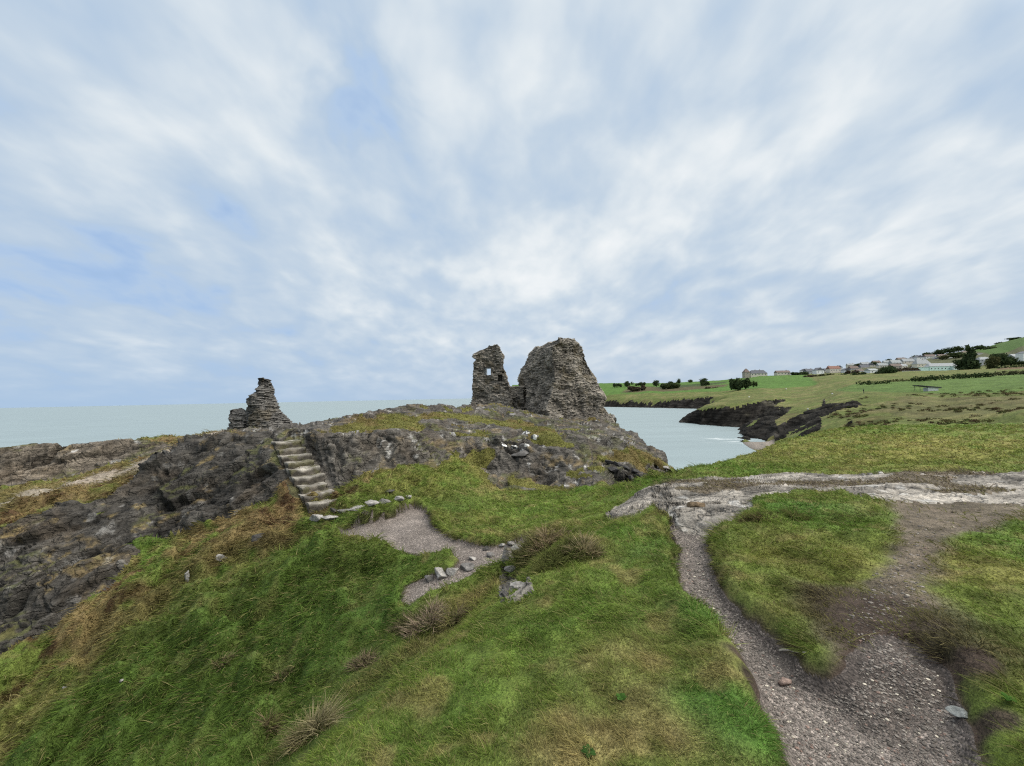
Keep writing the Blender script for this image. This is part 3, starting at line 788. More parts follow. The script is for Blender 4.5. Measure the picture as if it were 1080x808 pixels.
def fmask(pts, soft):
    q = np.array([((px - CX) / FPX, math.log(d)) for px, d in pts])
    X = fx_ / fy_ + .010 * wob; Y = np.log(fy_) + .012 * wob
    d = np.full(X.shape, 1e9); ins = np.zeros(X.shape, bool)
    for k in range(len(q)):
        a, b = q[k], q[(k + 1) % len(q)]; e = b - a
        t = np.clip(((X - a[0]) * e[0] + (Y - a[1]) * e[1]) / (e @ e), 0, 1)
        d = np.minimum(d, (X - a[0] - t * e[0]) ** 2 + (Y - a[1] - t * e[1]) ** 2)
        cc = (a[1] > Y) != (b[1] > Y)
        with np.errstate(divide='ignore', invalid='ignore'):
            ins ^= cc & (X < (b[0] - a[0]) * (Y - a[1]) / (b[1] - a[1]) + a[0])
    d = np.sqrt(d); d[ins] *= -1
    big = fbm(fx_ / 30, fy_ / 30, ts / 3.2, 1, 3, 27.0)
    return sm(soft, -soft, d + .007 * layr + .013 * big)


frock = np.maximum.reduce([frock, fmask([(715, 240), (727, 223), (737, 213), (750, 207), (765, 202), (784, 199), (797, 203), (818, 213), (818, 205), (803, 196), (790, 188), (782, 175), (760, 180), (720, 195)], .008),
                           fmask([(776, 165), (790, 162), (797, 165), (812, 174), (830, 189), (834, 180), (818, 150), (821, 141), (840, 149), (855, 155), (872, 150), (900, 130), (905, 118), (870, 122), (846, 128), (826, 124), (810, 120), (776, 120)], .008),
                           fmask([(782, 176), (797, 203), (812, 208), (826, 192), (812, 176), (797, 167), (784, 164)], .006),
                           fmask([(530, 562), (600, 577), (637, 580), (660, 536), (690, 490), (720, 455), (750, 428), (750, 420), (700, 440), (640, 520), (530, 520)], .006)])
inb = (fx_ > at(778, 466, 120)[0]) & (fy_ < 130) & (fz_ < 2.0) & (fx_ / fy_ * FPX < 275)
frock[inb] = 0
P2 = np.stack([fx_, fy_, fz_], 1)
P2 = P2 + fn_ * (frock * (1.6 * layr + .9 * fbm(fx_, fy_, fz_, 4.0, 3, 31.0)))[:, None]
scrub_ = sm(840, 900, fx_ / fy_ * FPX + CX) * sm(145, 120, fy_)
P2[:, 2] += (1 - frock) * ((.35 * np.clip(fy_ / 150, .5, 1.6) + .45 * scrub_) * wob) * sm(1.2, 3.5, fz_)
FC = np.tile(np.array((.098, .118, .036)), (len(fx_), 1))
FC = mix3(FC, STRAW * .8, .6 * sm(-.05, .45, wob))
FC = mix3(FC, BROWN * .8, .5 * sm(.2, .6, fbm(fx_, fy_, fz_ * 0, 15, 4, 43.0)) * sm(400, 150, fy_))
FIELD = np.array((.070, .138, .030))


def fzone(pts, c, w, soft=6.0, jit=5.0, d0=None):
    global FC
    q = np.array([((px - CX) / FPX, math.log(d)) for px, d in pts])
    X = fx_ / fy_; Y = np.log(fy_)
    X = X + jit / 420 * .35 * wob; Y = Y + .02 * wob
    d = np.full(X.shape, 1e9); ins = np.zeros(X.shape, bool)
    for k in range(len(q)):
        a, b = q[k], q[(k + 1) % len(q)]; e = b - a
        t = np.clip(((X - a[0]) * e[0] + (Y - a[1]) * e[1]) / (e @ e), 0, 1)
        d = np.minimum(d, (X - a[0] - t * e[0]) ** 2 + (Y - a[1] - t * e[1]) ** 2)
        cc = (a[1] > Y) != (b[1] > Y)
        with np.errstate(divide='ignore', invalid='ignore'):
            ins ^= cc & (X < (b[0] - a[0]) * (Y - a[1]) / (b[1] - a[1]) + a[0])
    d = np.sqrt(d); d[ins] *= -1
    FC = mix3(FC, c, w * sm(soft / 1000, -soft / 1000, d))


fzone([(540, 610), (640, 615), (720, 540), (770, 470), (815, 420), (862, 450), (850, 780), (760, 820), (640, 1000), (540, 1100)], FIELD, .9)
fzone([(655, 615), (700, 590), (765, 560), (768, 600), (700, 700), (665, 700)], np.array((.085, .062, .040)), .85)
fzone([(690, 660), (762, 640), (770, 690), (700, 740)], np.array((.040, .052, .026)), .8)
fzone([(890, 190), (940, 150), (1000, 138), (1090, 118), (1300, 118), (1300, 330), (1080, 330), (960, 345), (905, 320), (880, 260)], FIELD * np.array((1.1, .92, 1.1)), .88)
fzone([(945, 130), (1000, 125), (1090, 105), (1090, 70), (950, 80), (925, 105)], np.array((.10, .088, .044)), .6, 14, 30)
fzone([(1050, 420), (1090, 400), (1200, 400), (1200, 470), (1055, 480)], np.array((.13, .085, .055)), .8, 3)
fzone([(860, 760), (1000, 700), (1200, 600), (1300, 1250), (1000, 1180), (860, 1050)], np.array((.075, .078, .045)), .8)
fzone([(1030, 1050), (1048, 820), (1300, 800), (1300, 2390), (1000, 2390)], FIELD * .8, .8, 3)
for _k in range(5):
    _s = sm(.16, .0, np.abs(fbm(fx_, fy_, fz_ * 0, 70, 2, 5.0 * _k)))
    FC = mix3(FC, np.array((.03, .045, .02)), .0 * _s + .45 * _s * sm(1100, 1500, fy_) * (_k < 2))
frc = np.tile(np.array((.016, .0145, .0125)), (len(fx_), 1)) * np.clip(1 + 1.5 * layr, .3, 2.4)[:, None]
frc = mix3(frc, np.array((.085, .078, .058)), .6 * sm(.15, .5, fbm(fx_, fy_, fz_, 5, 4, 61.0)) * sm(3, 9, fz_))
beach = np.tile(np.array((.20, .172, .145)), (len(fx_), 1))
beach = mix3(beach, np.array((.12, .105, .092)), sm(.5, -.1, fz_))
ix = np.arange(len(FV) * FUN).reshape(len(FV), FUN)
QF = np.stack([ix[:-1, :-1], ix[:-1, 1:], ix[1:, 1:], ix[1:, :-1]], -1).reshape(-1, 4)
rq = frock[QF].mean(1); zq = P2[QF, 2].mean(1); bq = inb[QF].mean(1)
kk = np.where(bq > .5, 2, np.where(rq > .5, 1, 0)); kk[zq < -1.2] = 9


def m_farturf():
    t = NT('far_turf'); p = t.pos()
    a = t.noise(p, .11, 6, .72); b = t.noise(p, .9, 5, .7)
    c = t.mixc(1.0, t.col(), t.ramp(a, [(.3, .62), (.7, 1.35)]), 'MULTIPLY')
    c = t.mixc(1.0, c, t.ramp(b, [(.3, .65), (.7, 1.3)]), 'MULTIPLY')
    return t.pbr(c, .95, t.bump(t.math('ADD', a, t.math('MULTIPLY', b, .5)), .8, .8), .1)


def m_darkcliff():
    t = NT('wet_dark_rock'); p = t.pos()
    mp = t.n('ShaderNodeMapping', {'Vector': p, 'Rotation': (0, -.66, 0), 'Scale': (.12, .12, 1.1)}).outputs[0]
    l = t.noise(mp, 1.0, 6, .7, .4); a = t.noise(p, .5, 5, .7)
    c = t.mixc(1.0, t.col(), t.ramp(l, [(.36, .25), (.5, .9), (.68, 2.2)]), 'MULTIPLY')
    c = t.mixc(1.0, c, t.ramp(a, [(.3, .5), (.7, 1.5)]), 'MULTIPLY')
    return t.pbr(c, .9, t.bump(l, .9, .8), .04)


M_DCLIFF = m_darkcliff()
M_FTURF = m_farturf()
for k, nm, mt, cc in ((0, 'far_headland', M_FTURF, FC), (1, 'sea_cliff', M_DCLIFF, frc), (2, 'beach', M_GRAVEL, beach)):
    F = QF[kk == k]
    u, inv = np.unique(F, return_inverse=True)
    tag(link_mesh(nm, np_mesh(nm, P2[u], inv.reshape(-1, 4), True, cc[u]), mt), kind='structure')


# rough heath between the lawn and the far field: one mass of low scrub
_r = np.random.default_rng(77); LB = []; BASE_C = []
while len(LB) < 420:
    u, v = _r.uniform(330, 640), math.exp(_r.uniform(math.log(60), math.log(138))); X_ = u / FPX * v
    if vn(np.array([X_ / 14]), np.array([v / 14]), np.array([3.3]))[0] < -.05: continue
    s = _r.uniform(.35, 1.0); LB.append((X_, v, float(far_z(X_, v)) + .05 * s, s, s, s * .55))
LB = np.array(LB)
SVq, SFq, SCq = [], [], []
for k in range(len(LB)):
    n = 70; d = _r.normal(size=(n, 3)); d /= np.linalg.norm(d, axis=1)[:, None]; d[:, 2] = np.abs(d[:, 2])
    c = LB[k, :3] + d * LB[k, 3:] * (_r.random((n, 1)) ** .4)
    a = _r.normal(size=(n, 3)); a /= np.linalg.norm(a, axis=1)[:, None]; b = np.cross(a, d); b /= np.linalg.norm(b, axis=1)[:, None] + 1e-9
    q = .13 * (.6 + .8 * _r.random((n, 1)))
    SVq.append(np.stack([c - a * q, c + b * q * .6, c + a * q, c - b * q * .6], 1).reshape(-1, 3))
    cc = np.array(((.085, .075, .036), (.105, .10, .04), (.11, .08, .045), (.07, .085, .03))[_r.integers(4)]) * (.6 + .8 * _r.random((n, 1)))
    SCq.append(np.repeat(cc, 4, 0))
SVq = np.concatenate(SVq)
tag(link_mesh('scrub', np_mesh('scrub', SVq, np.arange(len(SVq)).reshape(-1, 4), False, np.concatenate(SCq)), M_LEAF), kind='stuff')

# ------------------------------------------------------------------ ordinals for labels
ORD = ['first', 'second', 'third', 'fourth', 'fifth', 'sixth', 'seventh', 'eighth', 'ninth', 'tenth', 'eleventh', 'twelfth', 'thirteenth', 'fourteenth', 'fifteenth', 'sixteenth', 'seventeenth', 'eighteenth', 'nineteenth', 'twentieth']
_MAT = {}


def cmat(c, rough=.8):
    k = tuple(round(v, 3) for v in c)
    if k not in _MAT: _MAT[k] = m_plain('painted_surface', k, rough, .18, .8, .1)
    return _MAT[k]


# ------------------------------------------------------------------ trees, bushes and hedges
def leaf_cloud(lobes, n, size, cols, seed):
    """small leaf sprays scattered through ellipsoid lobes: (V, F, C)"""
    r = np.random.default_rng(seed)
    L = np.array(lobes); w = (L[:, 3] * L[:, 4] * L[:, 5]) ** .67; w /= w.sum()
    k = r.choice(len(L), n, p=w)
    d = r.normal(size=(n, 3)); d /= np.linalg.norm(d, axis=1)[:, None]
    rad = r.random(n) ** .35
    lump = 1 + .28 * vn(d[:, 0] * 2.2 + k * 7, d[:, 1] * 2.2, d[:, 2] * 2.2 + seed)
    c = L[k, :3] + d * L[k, 3:6] * (rad * lump)[:, None]
    s = size * (.55 + .9 * r.random(n))
    a = r.normal(size=(n, 3)); a /= np.linalg.norm(a, axis=1)[:, None]
    b = np.cross(a, d + .4 * r.normal(size=(n, 3))); b /= np.linalg.norm(b, axis=1)[:, None] + 1e-9
    V = np.stack([c - a * s[:, None], c + b * (s * .55)[:, None], c + a * s[:, None], c - b * (s * .55)[:, None]], 1).reshape(-1, 3)
    F = np.arange(4 * n).reshape(n, 4)
    t = r.random(n)
    C = np.asarray(cols[0]) + (np.asarray(cols[1]) - np.asarray(cols[0])) * t[:, None]
    return V, F, np.repeat(C, 4, 0)


def trunk_mesh(h, r0, limbs, seed):
    r = random.Random(seed); V, F = [], []

    def tube(pts, rad):
        i0 = len(V)
        for (p, q) in zip(pts, rad):
            for k in range(7):
                an = 2 * math.pi * k / 7
                V.append((p[0] + q * math.cos(an), p[1] + q * math.sin(an), p[2]))
        for i in range(len(pts) - 1):
            for k in range(7):
                F.append((i0 + i * 7 + k, i0 + i * 7 + (k + 1) % 7, i0 + (i + 1) * 7 + (k + 1) % 7, i0 + (i + 1) * 7 + k))
    tube([(0, 0, -.4), (.03 * h, 0, .3 * h), (0, .03 * h, .6 * h), (0, 0, .85 * h)], [r0 * 1.3, r0, r0 * .7, r0 * .25])
    for k in range(limbs):
        an = r.uniform(0, 6.28); z = r.uniform(.3, .6) * h; l = r.uniform(.25, .42) * h
        tube([(0, 0, z), (.5 * l * math.cos(an), .5 * l * math.sin(an), z + .25 * l), (l * math.cos(an), l * math.sin(an), z + .55 * l)], [r0 * .5, r0 * .35, r0 * .12])
    return np_mesh('trunk', np.array(V), np.array(F), True)


M_BARK = m_plain('bark', (.06, .05, .042), .9, .3, 3)
DARKG = ((.028, .046, .022), (.078, .105, .044)); MIDG = ((.036, .055, .022), (.085, .105, .042)); OLV = ((.05, .058, .026), (.12, .12, .05)); BRN = ((.055, .044, .032), (.12, .092, .06))


def crown_mesh(w, h, z0, cols, seed, kind='round', n=900):
    r = random.Random(seed); lobes = []
    if kind == 'round':
        for k in range(9):
            an = r.uniform(0, 6.28); q = r.uniform(.05, .34) * w; zz = z0 + r.uniform(.25, .78) * (h - z0)
            s = r.uniform(.18, .28)
            lobes.append((q * math.cos(an), q * math.sin(an), zz, s * w, s * w, s * .9 * (h - z0)))
        lobes.append((0, 0, z0 + .50 * (h - z0), .42 * w, .42 * w, .48 * (h - z0)))
        lobes.append((0, 0, z0 + .2 * (h - z0), .36 * w, .36 * w, .22 * (h - z0)))
    elif kind == 'conifer':
        for k in range(8):
            f = k / 7; an = r.uniform(0, 6.28)
            lobes.append((.1 * w * math.cos(an), .1 * w * math.sin(an), z0 + (.1 + .8 * f) * (h - z0), (.5 - .38 * f) * w, (.5 - .38 * f) * w, .13 * (h - z0)))
    else:  # a low spreading bush
        for k in range(12):
            x = r.uniform(-.42, .42) * w; s = r.uniform(.10, .17)
            lobes.append((x, r.uniform(-.2, .2) * w * .5, h * r.uniform(.3, .62), s * w, s * w, h * r.uniform(.28, .42)))
    V, F, C = leaf_cloud(lobes, n, max(w, h) * .055, cols, seed)
    return np_mesh('crown', V, F, False, C)


def plant(kind, name, px, py, d, w, h, cols, label, cat, group=None, seed=0, n=900, z=None):
    """a tree or bush w by h pixels large as seen, standing on the ground d metres ahead"""
    p = at(px, py, d); s = d / FPX
    z = float(far_z(p[0], p[1])) if z is None else z
    o = empty(name, (p[0], p[1], min(z, p[2] + .4) - .1)); tag(o, label, cat, group)
    W, H = w * s, h * s
    link_mesh('crown', crown_mesh(W, H, H * (.10 if kind == 'round' else .03), cols, seed, kind, n), M_LEAF, o)
    link_mesh('trunk', trunk_mesh(H * (.85 if kind != 'bush' else .6), max(.06, H * .03), 4, seed), M_BARK, o)
    return o


plant('round', 'broadleaf_tree', 692, 406, 700, 9, 7.5, DARKG, 'dark round tree on the skyline past the ruined castle, larger of a pair', 'tree', 'trees on the far skyline', 1)
plant('round', 'broadleaf_tree', 699, 406, 700, 4, 4.6, DARKG, 'small dark tree tucked against the round skyline tree', 'tree', 'trees on the far skyline', 2)
plant('bush', 'bush', 651, 407.5, 720, 9, 4.6, DARKG, 'low dark bush by the far green field, nearest to the castle', 'bush', 'bushes on the far fields', 3)
plant('bush', 'bush', 663, 407, 720, 11, 6, DARKG, 'broad dark bush in the middle of the hedge line past the castle', 'bush', 'bushes on the far fields', 4)
plant('bush', 'bush', 675, 407, 720, 11, 4.4, MIDG, 'flat green bush continuing the hedge line towards the skyline trees', 'bush', 'bushes on the far fields', 5)
plant('round', 'broadleaf_tree', 707, 404.5, 740, 7, 4.8, DARKG, 'low dark tree between the two round skyline trees', 'tree', 'trees on the far skyline', 6)
plant('round', 'broadleaf_tree', 716, 403.5, 760, 6, 6.3, DARKG, 'upright dark tree on the skyline above the brown heath', 'tree', 'trees on the far skyline', 7)
plant('round', 'broadleaf_tree', 728, 402.5, 780, 6, 4, MIDG, 'thin pointed tree on the skyline above the brown heath', 'tree', 'trees on the far skyline', 8)
plant('round', 'broadleaf_tree', 742, 402.3, 700, 10, 6.4, DARKG, 'wide dark tree on the skyline beside the bright field', 'tree', 'trees on the far skyline', 9)
plant('bush', 'bush', 743.5, 407.5, 640, 10, 5.5, DARKG, 'dark bush below the wide skyline tree beside the bright field', 'bush', 'bushes on the far fields', 10)
plant('bush', 'bush', 712, 409, 640, 26, 5.5, MIDG, 'long dark gorse thicket across the brown heath', 'gorse', 'bushes on the far fields', 11, 1500)
plant('bush', 'bush', 672, 412.6, 620, 18, 5.5, BRN, 'brown heathery thicket on the green slope past the castle', 'bush', 'bushes on the far fields', 12, 1300)
plant('bush', 'bush', 752, 412.4, 560, 17, 4, BRN, 'brown heath thicket at the edge of the bright field', 'bush', 'bushes on the far fields', 13, 1200)
plant('bush', 'gorse_bush', 780, 404.6, 450, 21, 13.6, DARKG, 'big round dark bush in the bright green field below the hip roofed house', 'bush', None, 14, 2600)
plant('bush', 'gorse_bush', 794, 402.6, 470, 9, 7.5, MIDG, 'smaller green bush hugging the big round dark bush', 'bush', None, 15, 900)
plant('conifer', 'conifer', 1024, 393, 560, 15, 28, DARKG, 'tall dark conifer beside the pale green pavilion', 'tree', None, 21, 2600)
plant('round', 'broadleaf_tree', 1013, 391.5, 570, 11, 13, DARKG, 'dark tree between the pale green pavilion and the tall conifer', 'tree', 'trees about the town', 22, 1500)
plant('round', 'broadleaf_tree', 1047, 392, 480, 12, 17, OLV, 'light olive tree in front of the dark tree row', 'tree', 'trees about the town', 23, 1500)
plant('round', 'broadleaf_tree', 1056, 384.5, 590, 18, 15, DARKG, 'broad dark tree between the olive tree and the white gabled house', 'tree', 'trees about the town', 24, 2000)
plant('round', 'broadleaf_tree', 1066, 383, 600, 13, 10, DARKG, 'dark tree just left of the white gabled house by the hill', 'tree', 'trees about the town', 25, 1500)
plant('round', 'broadleaf_tree', 936, 397.5, 520, 19, 11, DARKG, 'dark spreading tree between the white shed and the pavilion wall', 'tree', 'trees about the town', 26, 1800)
plant('bush', 'bush', 906, 399.3, 560, 14, 7, DARKG, 'dark garden bush left of the white shed', 'bush', 'bushes about the town', 27, 1200)
plant('bush', 'bush', 888, 400, 600, 12, 7, DARKG, 'rounded dark bush under the terrace of red roofs', 'bush', 'bushes about the town', 28, 1000)
plant('bush', 'bush', 856, 400.5, 640, 20, 5.5, BRN, 'brown scrub below the white gable at the field corner', 'bush', 'bushes about the town', 29, 1200)
plant('bush', 'bush', 872, 400.2, 620, 16, 6, OLV, 'olive scrub under the cream houses', 'bush', 'bushes about the town', 30, 1000)
plant('bush', 'bush', 898, 398, 640, 14, 8, BRN, 'reddish brown shrub below the town terrace', 'bush', 'bushes about the town', 31, 1000)
plant('bush', 'bush', 842, 391.6, 740, 17, 3.4, DARKG, 'thin dark hedge on the field top between two bungalows', 'bush', 'bushes about the town', 32, 900)
plant('bush', 'bush', 955, 393.5, 620, 26, 5.5, BRN, 'brown shrubs behind the long pale wall', 'bush', 'bushes about the town', 33, 1400)
for i, (px, py, d, w, h, cc, lb) in enumerate(((937, 379.5, 1120, 8, 6, DARKG, 'dark tree on the town skyline, leftmost of the line'), (946, 379.5, 1120, 6, 4, DARKG, 'small dark tree next on the town skyline'), (953, 378.5, 1120, 7, 5, MIDG, 'bushy tree on the town skyline above the grey roofs'),
                                           (966, 377, 1150, 10, 5.5, DARKG, 'low tree on the skyline above the large grey roof'), (978, 374.5, 1160, 10, 6, MIDG, 'rounded tree on the skyline above the white hillside house'), (990, 373, 1180, 12, 7, DARKG, 'dark tree on the hill crest left of the conifer'),
                                           (1001, 371.5, 1200, 12, 7, DARKG, 'dark crest tree close by the conifer top'), (1011, 370, 1200, 11, 6.5, MIDG, 'crest tree touching the conifer top'), (1034, 370.5, 1150, 15, 6.5, DARKG, 'crest tree right of the conifer'), (1044, 371.5, 1050, 14, 6, MIDG, 'green tree below the hill field'),
                                           (1056, 369, 1150, 16, 5, DARKG, 'long dark copse under the hill field'), (1010, 377.5, 900, 16, 6, MIDG, 'green tree above the pavilion roof'), (995, 378.5, 900, 10, 5, OLV, 'olive tree above the grey pavilion roof'), (1055, 363.4, 1450, 9, 2.6, DARKG, 'small thicket on the hill brow'),
                                           (1072, 358.8, 1550, 14, 2.8, DARKG, 'thin line of bushes topping the hill'), (905, 387.5, 1000, 9, 5, MIDG, 'garden tree among the terrace roofs'), (922, 384.8, 1050, 10, 5, DARKG, 'garden tree behind the white shed'), (866, 390.5, 900, 8, 3.6, MIDG, 'garden tree behind the white gable'), (1077, 384, 590, 10, 5, DARKG, 'dark shrub under the white gabled house'))):
    plant('round', 'broadleaf_tree', px, py, d, w, h, cc, lb, 'tree', 'trees about the town', 40 + i, 900)


def hedge(pts, hpx, thick, cols, label, seed):
    """a hedge following the ground between image pixels (x, y, metres ahead)"""
    P_ = [at(*q) for q in pts]; lobes = []
    o = empty('hedge', P_[0]); tag(o, label, 'hedge', 'field hedges')
    r = random.Random(seed); base = np.array(P_[0])
    for a, b in zip(P_[:-1], P_[1:]):
        a, b = np.array(a), np.array(b); n = max(4, int(np.linalg.norm(b - a) / (thick * .7)))
        for k in range(n):
            q = a + (b - a) * (k + r.random() * .5) / n
            h = hpx * q[1] / FPX * r.uniform(.75, 1.1)
            q[2] = min(float(far_z(q[0], q[1])), q[2] + .5)
            lobes.append((*(q - base + np.array([0, 0, h * .48])), thick * r.uniform(.5, .8), thick * .5, h * .52))
    V, F, C = leaf_cloud(lobes, 160 * len(lobes) // 3, hpx * P_[0][1] / FPX * .16, cols, seed)
    link_mesh('foliage', np_mesh('foliage', V, F, False, C), M_LEAF, o)


hedge([(906, 407, 262), (922, 405.8, 262), (940, 405, 262)], 5.0, 3.2, DARKG, 'dark clipped hedge left of the long field hedge', 1)
hedge([(962, 401.2, 285), (985, 400.2, 285), (1020, 399, 285), (1048, 397.2, 285)], 5.8, 3.4, DARKG, 'long dark hedge along the top of the green field', 2)
hedge([(1048, 396, 300), (1080, 392.8, 300), (1140, 389.0, 300)], 5.2, 3.4, ((.05, .055, .03), (.11, .11, .06)), 'pale olive hedge under the brown ploughed strip', 3)
hedge([(1052, 386.3, 450), (1080, 382.6, 450), (1130, 379, 450)], 3, 4, DARKG, 'dark hedge above the brown ploughed strip', 4)
hedge([(940, 404, 330), (960, 402.5, 330), (990, 400.4, 340)], 3.2, 3.6, OLV, 'olive scrub hedge behind the long dark hedge', 5)

# ------------------------------------------------------------------ houses of the town
M_GLASS = m_plain('window_glass', (.03, .04, .05), .15, .1, 1, 0, .5)
WHITE, CREAM, GREY, MINT, TAN = (.66, .67, .66), (.58, .53, .44), (.36, .37, .37), (.50, .68, .63), (.34, .30, .25)
SLATE, BROWNR, REDR, PALER = (.10, .105, .12), (.14, .105, .09), (.20, .10, .075), (.27, .285, .29)


def box_mesh(name, x0, x1, y0, y1, z0, z1):
    V = [(x, y, z) for z in (z0, z1) for y in (y0, y1) for x in (x0, x1)]
    F = [(0, 2, 3, 1), (4, 5, 7, 6), (0, 1, 5, 4), (2, 6, 7, 3), (0, 4, 6, 2), (1, 3, 7, 5)]
    return np_mesh(name, np.array(V), np.array(F), False)


def house(px, py, d, wpx, hpx, wc, rc_, roof, label, yaw=0.0, nwin=0, chim=0, rise=.55, cat='house', name='house'):
    p = at(px, py, d); s = d / FPX; w, h = wpx * s, hpx * s
    o = empty(name, p, yaw); tag(o, label, cat, 'houses of the far town')
    dp = min(w * .8, 9.0); e = .35
    wall_h = h * (1 - rise)
    me = bpy.data.meshes.new('wall'); bm = bmesh.new()
    hw, hd = w / 2 - e, dp / 2
    def v(x, y, z): return bm.verts.new((x, y, z))
    q = [v(x, y, z) for z in (-9.0, wall_h) for x, y in ((-hw, -hd), (hw, -hd), (hw, hd), (-hw, hd))]
    for k in range(4): bm.faces.new((q[k], q[(k + 1) % 4], q[4 + (k + 1) % 4], q[4 + k]))
    if roof == 'gable':
        g0, g1 = v(-hw, 0, h - .25), v(hw, 0, h - .25)
        bm.faces.new((q[7], q[4], g0)); bm.faces.new((q[5], q[6], g1))
    elif roof == 'front':
        g0, g1 = v(0, -hd, h - .25), v(0, hd, h - .25)
        bm.faces.new((q[4], q[5], g0)); bm.faces.new((q[6], q[7], g1))
    bm.to_mesh(me); bm.free()
    link_mesh('wall', me, cmat(wc), o)
    me = bpy.data.meshes.new('roof'); bm = bmesh.new()
    W2, D2, t = w / 2, dp / 2 + e, .25
    def v(x, y, z): return bm.verts.new((x, y, z))
    zb = wall_h + .003
    if roof == 'gable': top = [(-W2, 0, h), (W2, 0, h)]
    elif roof == 'front': top = [(0, -D2, h), (0, D2, h)]
    elif roof == 'hip': top = [(-W2 + D2 * .9, 0, h), (W2 - D2 * .9, 0, h)] if W2 > D2 else [(-.1, 0, h), (.1, 0, h)]
    else: top = None
    c = [(-W2, -D2), (W2, -D2), (W2, D2), (-W2, D2)]
    lo = [v(x, y, zb - t * .3) for x, y in c]; mid = [v(x, y, zb + t * .4) for x, y in c]
    for k in range(4): bm.faces.new((lo[k], lo[(k + 1) % 4], mid[(k + 1) % 4], mid[k]))
    bm.faces.new(lo[::-1])
    if top is None: bm.faces.new(mid)
    else:
        a, b = v(*top[0]), v(*top[1])
        if roof == 'front':
            bm.faces.new((mid[0], mid[1], a)); bm.faces.new((mid[2], mid[3], b)); bm.faces.new((mid[1], mid[2], b, a)); bm.faces.new((mid[3], mid[0], a, b))
        else:
            bm.faces.new((mid[0], mid[1], b, a)); bm.faces.new((mid[2], mid[3], a, b)); bm.faces.new((mid[1], mid[2], b)); bm.faces.new((mid[3], mid[0], a))
    bm.to_mesh(me); bm.free()
    ro = link_mesh('roof', me, cmat(rc_), o)
    for k in range(chim):
        x = (-.38 + .76 * k / max(1, chim - 1)) * w if chim > 1 else .3 * w
        if roof == 'hip': x *= .35
        cw = max(.45, .02 * w)
        link_mesh('chimney', box_mesh('chimney', x - cw, x + cw, -.4, .4, h - .8, h + 1.1), cmat((.30, .24, .2)), ro)
    for k in range(nwin):
        x = (-.5 + (k + .5) / nwin) * (w - 1.2); ww = min(1.0, w / nwin * .3); wh = min(1.0, wall_h * .28)
        zc = wall_h * .55
        f = link_mesh('window', box_mesh('window', x - ww, x + ww, -hd - .08, -hd + .05, zc - wh, zc + wh), cmat((.7, .7, .7)), o)
        link_mesh('pane', box_mesh('pane', x - ww * .82, x + ww * .82, -hd - .11, -hd - .07, zc - wh * .85, zc + wh * .85), M_GLASS, f)
    return o


house(799, 396.2, 745, 18, 5.8, CREAM, SLATE, 'hip', 'cream hip roofed house above the big round dark bush', 0, 5, 2, .62)
house(787, 396.0, 745, 6.0, 7.2, TAN, BROWNR, 'hip', 'little brown roofed building left of the hip roofed house', 0, 1, 0, .55)
house(825, 395.2, 750, 14.5, 4.4, CREAM, BROWNR, 'gable', 'long cream bungalow with brown roof on the field top', 0, 4, 1, .5)
house(843, 395, 755, 7, 2.2, WHITE, PALER, 'flat', 'low flat white building at the field corner', 0, 2, 0, .2)
house(863, 394.6, 760, 10, 6.8, WHITE, SLATE, 'front', 'white gable fronted house with slate roof left of the terrace', .2, 2, 1, .42)
house(853, 394, 800, 8, 5, GREY, SLATE, 'gable', 'grey slate roofed house beside the white gable fronted one', 0, 2, 1)
house(873, 393.5, 840, 9, 5, CREAM, SLATE, 'gable', 'cream house with slate roof between white gable and red terrace', 0, 2, 1)
house(879, 392.4, 800, 13, 6.4, CREAM, REDR, 'gable', 'cream house under the long dull red roof', .1, 4, 2, .48)
house(892, 394, 780, 7, 5.6, WHITE, SLATE, 'front', 'narrow white gabled house beside the dull red roof', -.1, 1, 1, .4)
house(900, 391, 900, 9, 5, GREY, BROWNR, 'gable', 'grey house with brown roof in the terrace', 0, 2, 1)
house(911, 390, 950, 10, 5.5, CREAM, SLATE, 'gable', 'cream slate roofed house behind the white shed', .1, 3, 2)
house(919, 394.2, 620, 10.5, 5.4, WHITE, PALER, 'gable', 'white shed with pale roof above the dark garden bush', .15, 2, 0, .35)
house(912, 385.8, 1060, 9, 3.8, GREY, PALER, 'gable', 'small grey skyline house above the white shed', 0, 2, 1)
house(924, 384.4, 1060, 9, 4, CREAM, BROWNR, 'gable', 'small brown roofed cream house on the skyline', .1, 2, 1)
house(930, 387.6, 900, 9, 4.6, CREAM, PALER, 'gable', 'cream house with pale roof left of the grey estate roofs', -.1, 2, 1)
house(944, 384.8, 930, 12, 5, GREY, PALER, 'gable', 'grey estate house with long pale roof, lower row', .1, 3, 1, .6)
house(957, 383.4, 940, 13, 5.2, CREAM, PALER, 'gable', 'cream estate house with long pale roof, lower row', .05, 3, 1, .6)
house(944, 388.6, 800, 11, 5, TAN, BROWNR, 'gable', 'tan house with brown roof behind the spreading tree', 0, 2, 1)
house(972, 387, 700, 17, 8, CREAM, PALER, 'hip', 'large pale hip roofed house left of the mint pavilion', .1, 4, 1, .62)
house(969, 379.2, 1050, 9, 4.4, WHITE, SLATE, 'front', 'small white gabled house on the hillside below the skyline trees', .1, 1, 1, .5)
house(980, 378.3, 1050, 11, 4.4, WHITE, BROWNR, 'gable', 'white hillside house with brown roof above the hip roofed house', 0, 3, 1, .5)
house(995, 377.2, 1080, 13, 3.6, TAN, BROWNR, 'gable', 'tan hillside house with brown roof above the pavilion', 0, 3, 1, .55)
house(1008, 377, 1080, 9, 3.6, CREAM, SLATE, 'gable', 'cream hillside house with slate roof left of the conifer', 0, 2, 1, .55)
house(1037, 382, 700, 13, 5.5, GREY, PALER, 'hip', 'grey bungalow with pale roof right of the conifer', 0, 3, 0, .55)
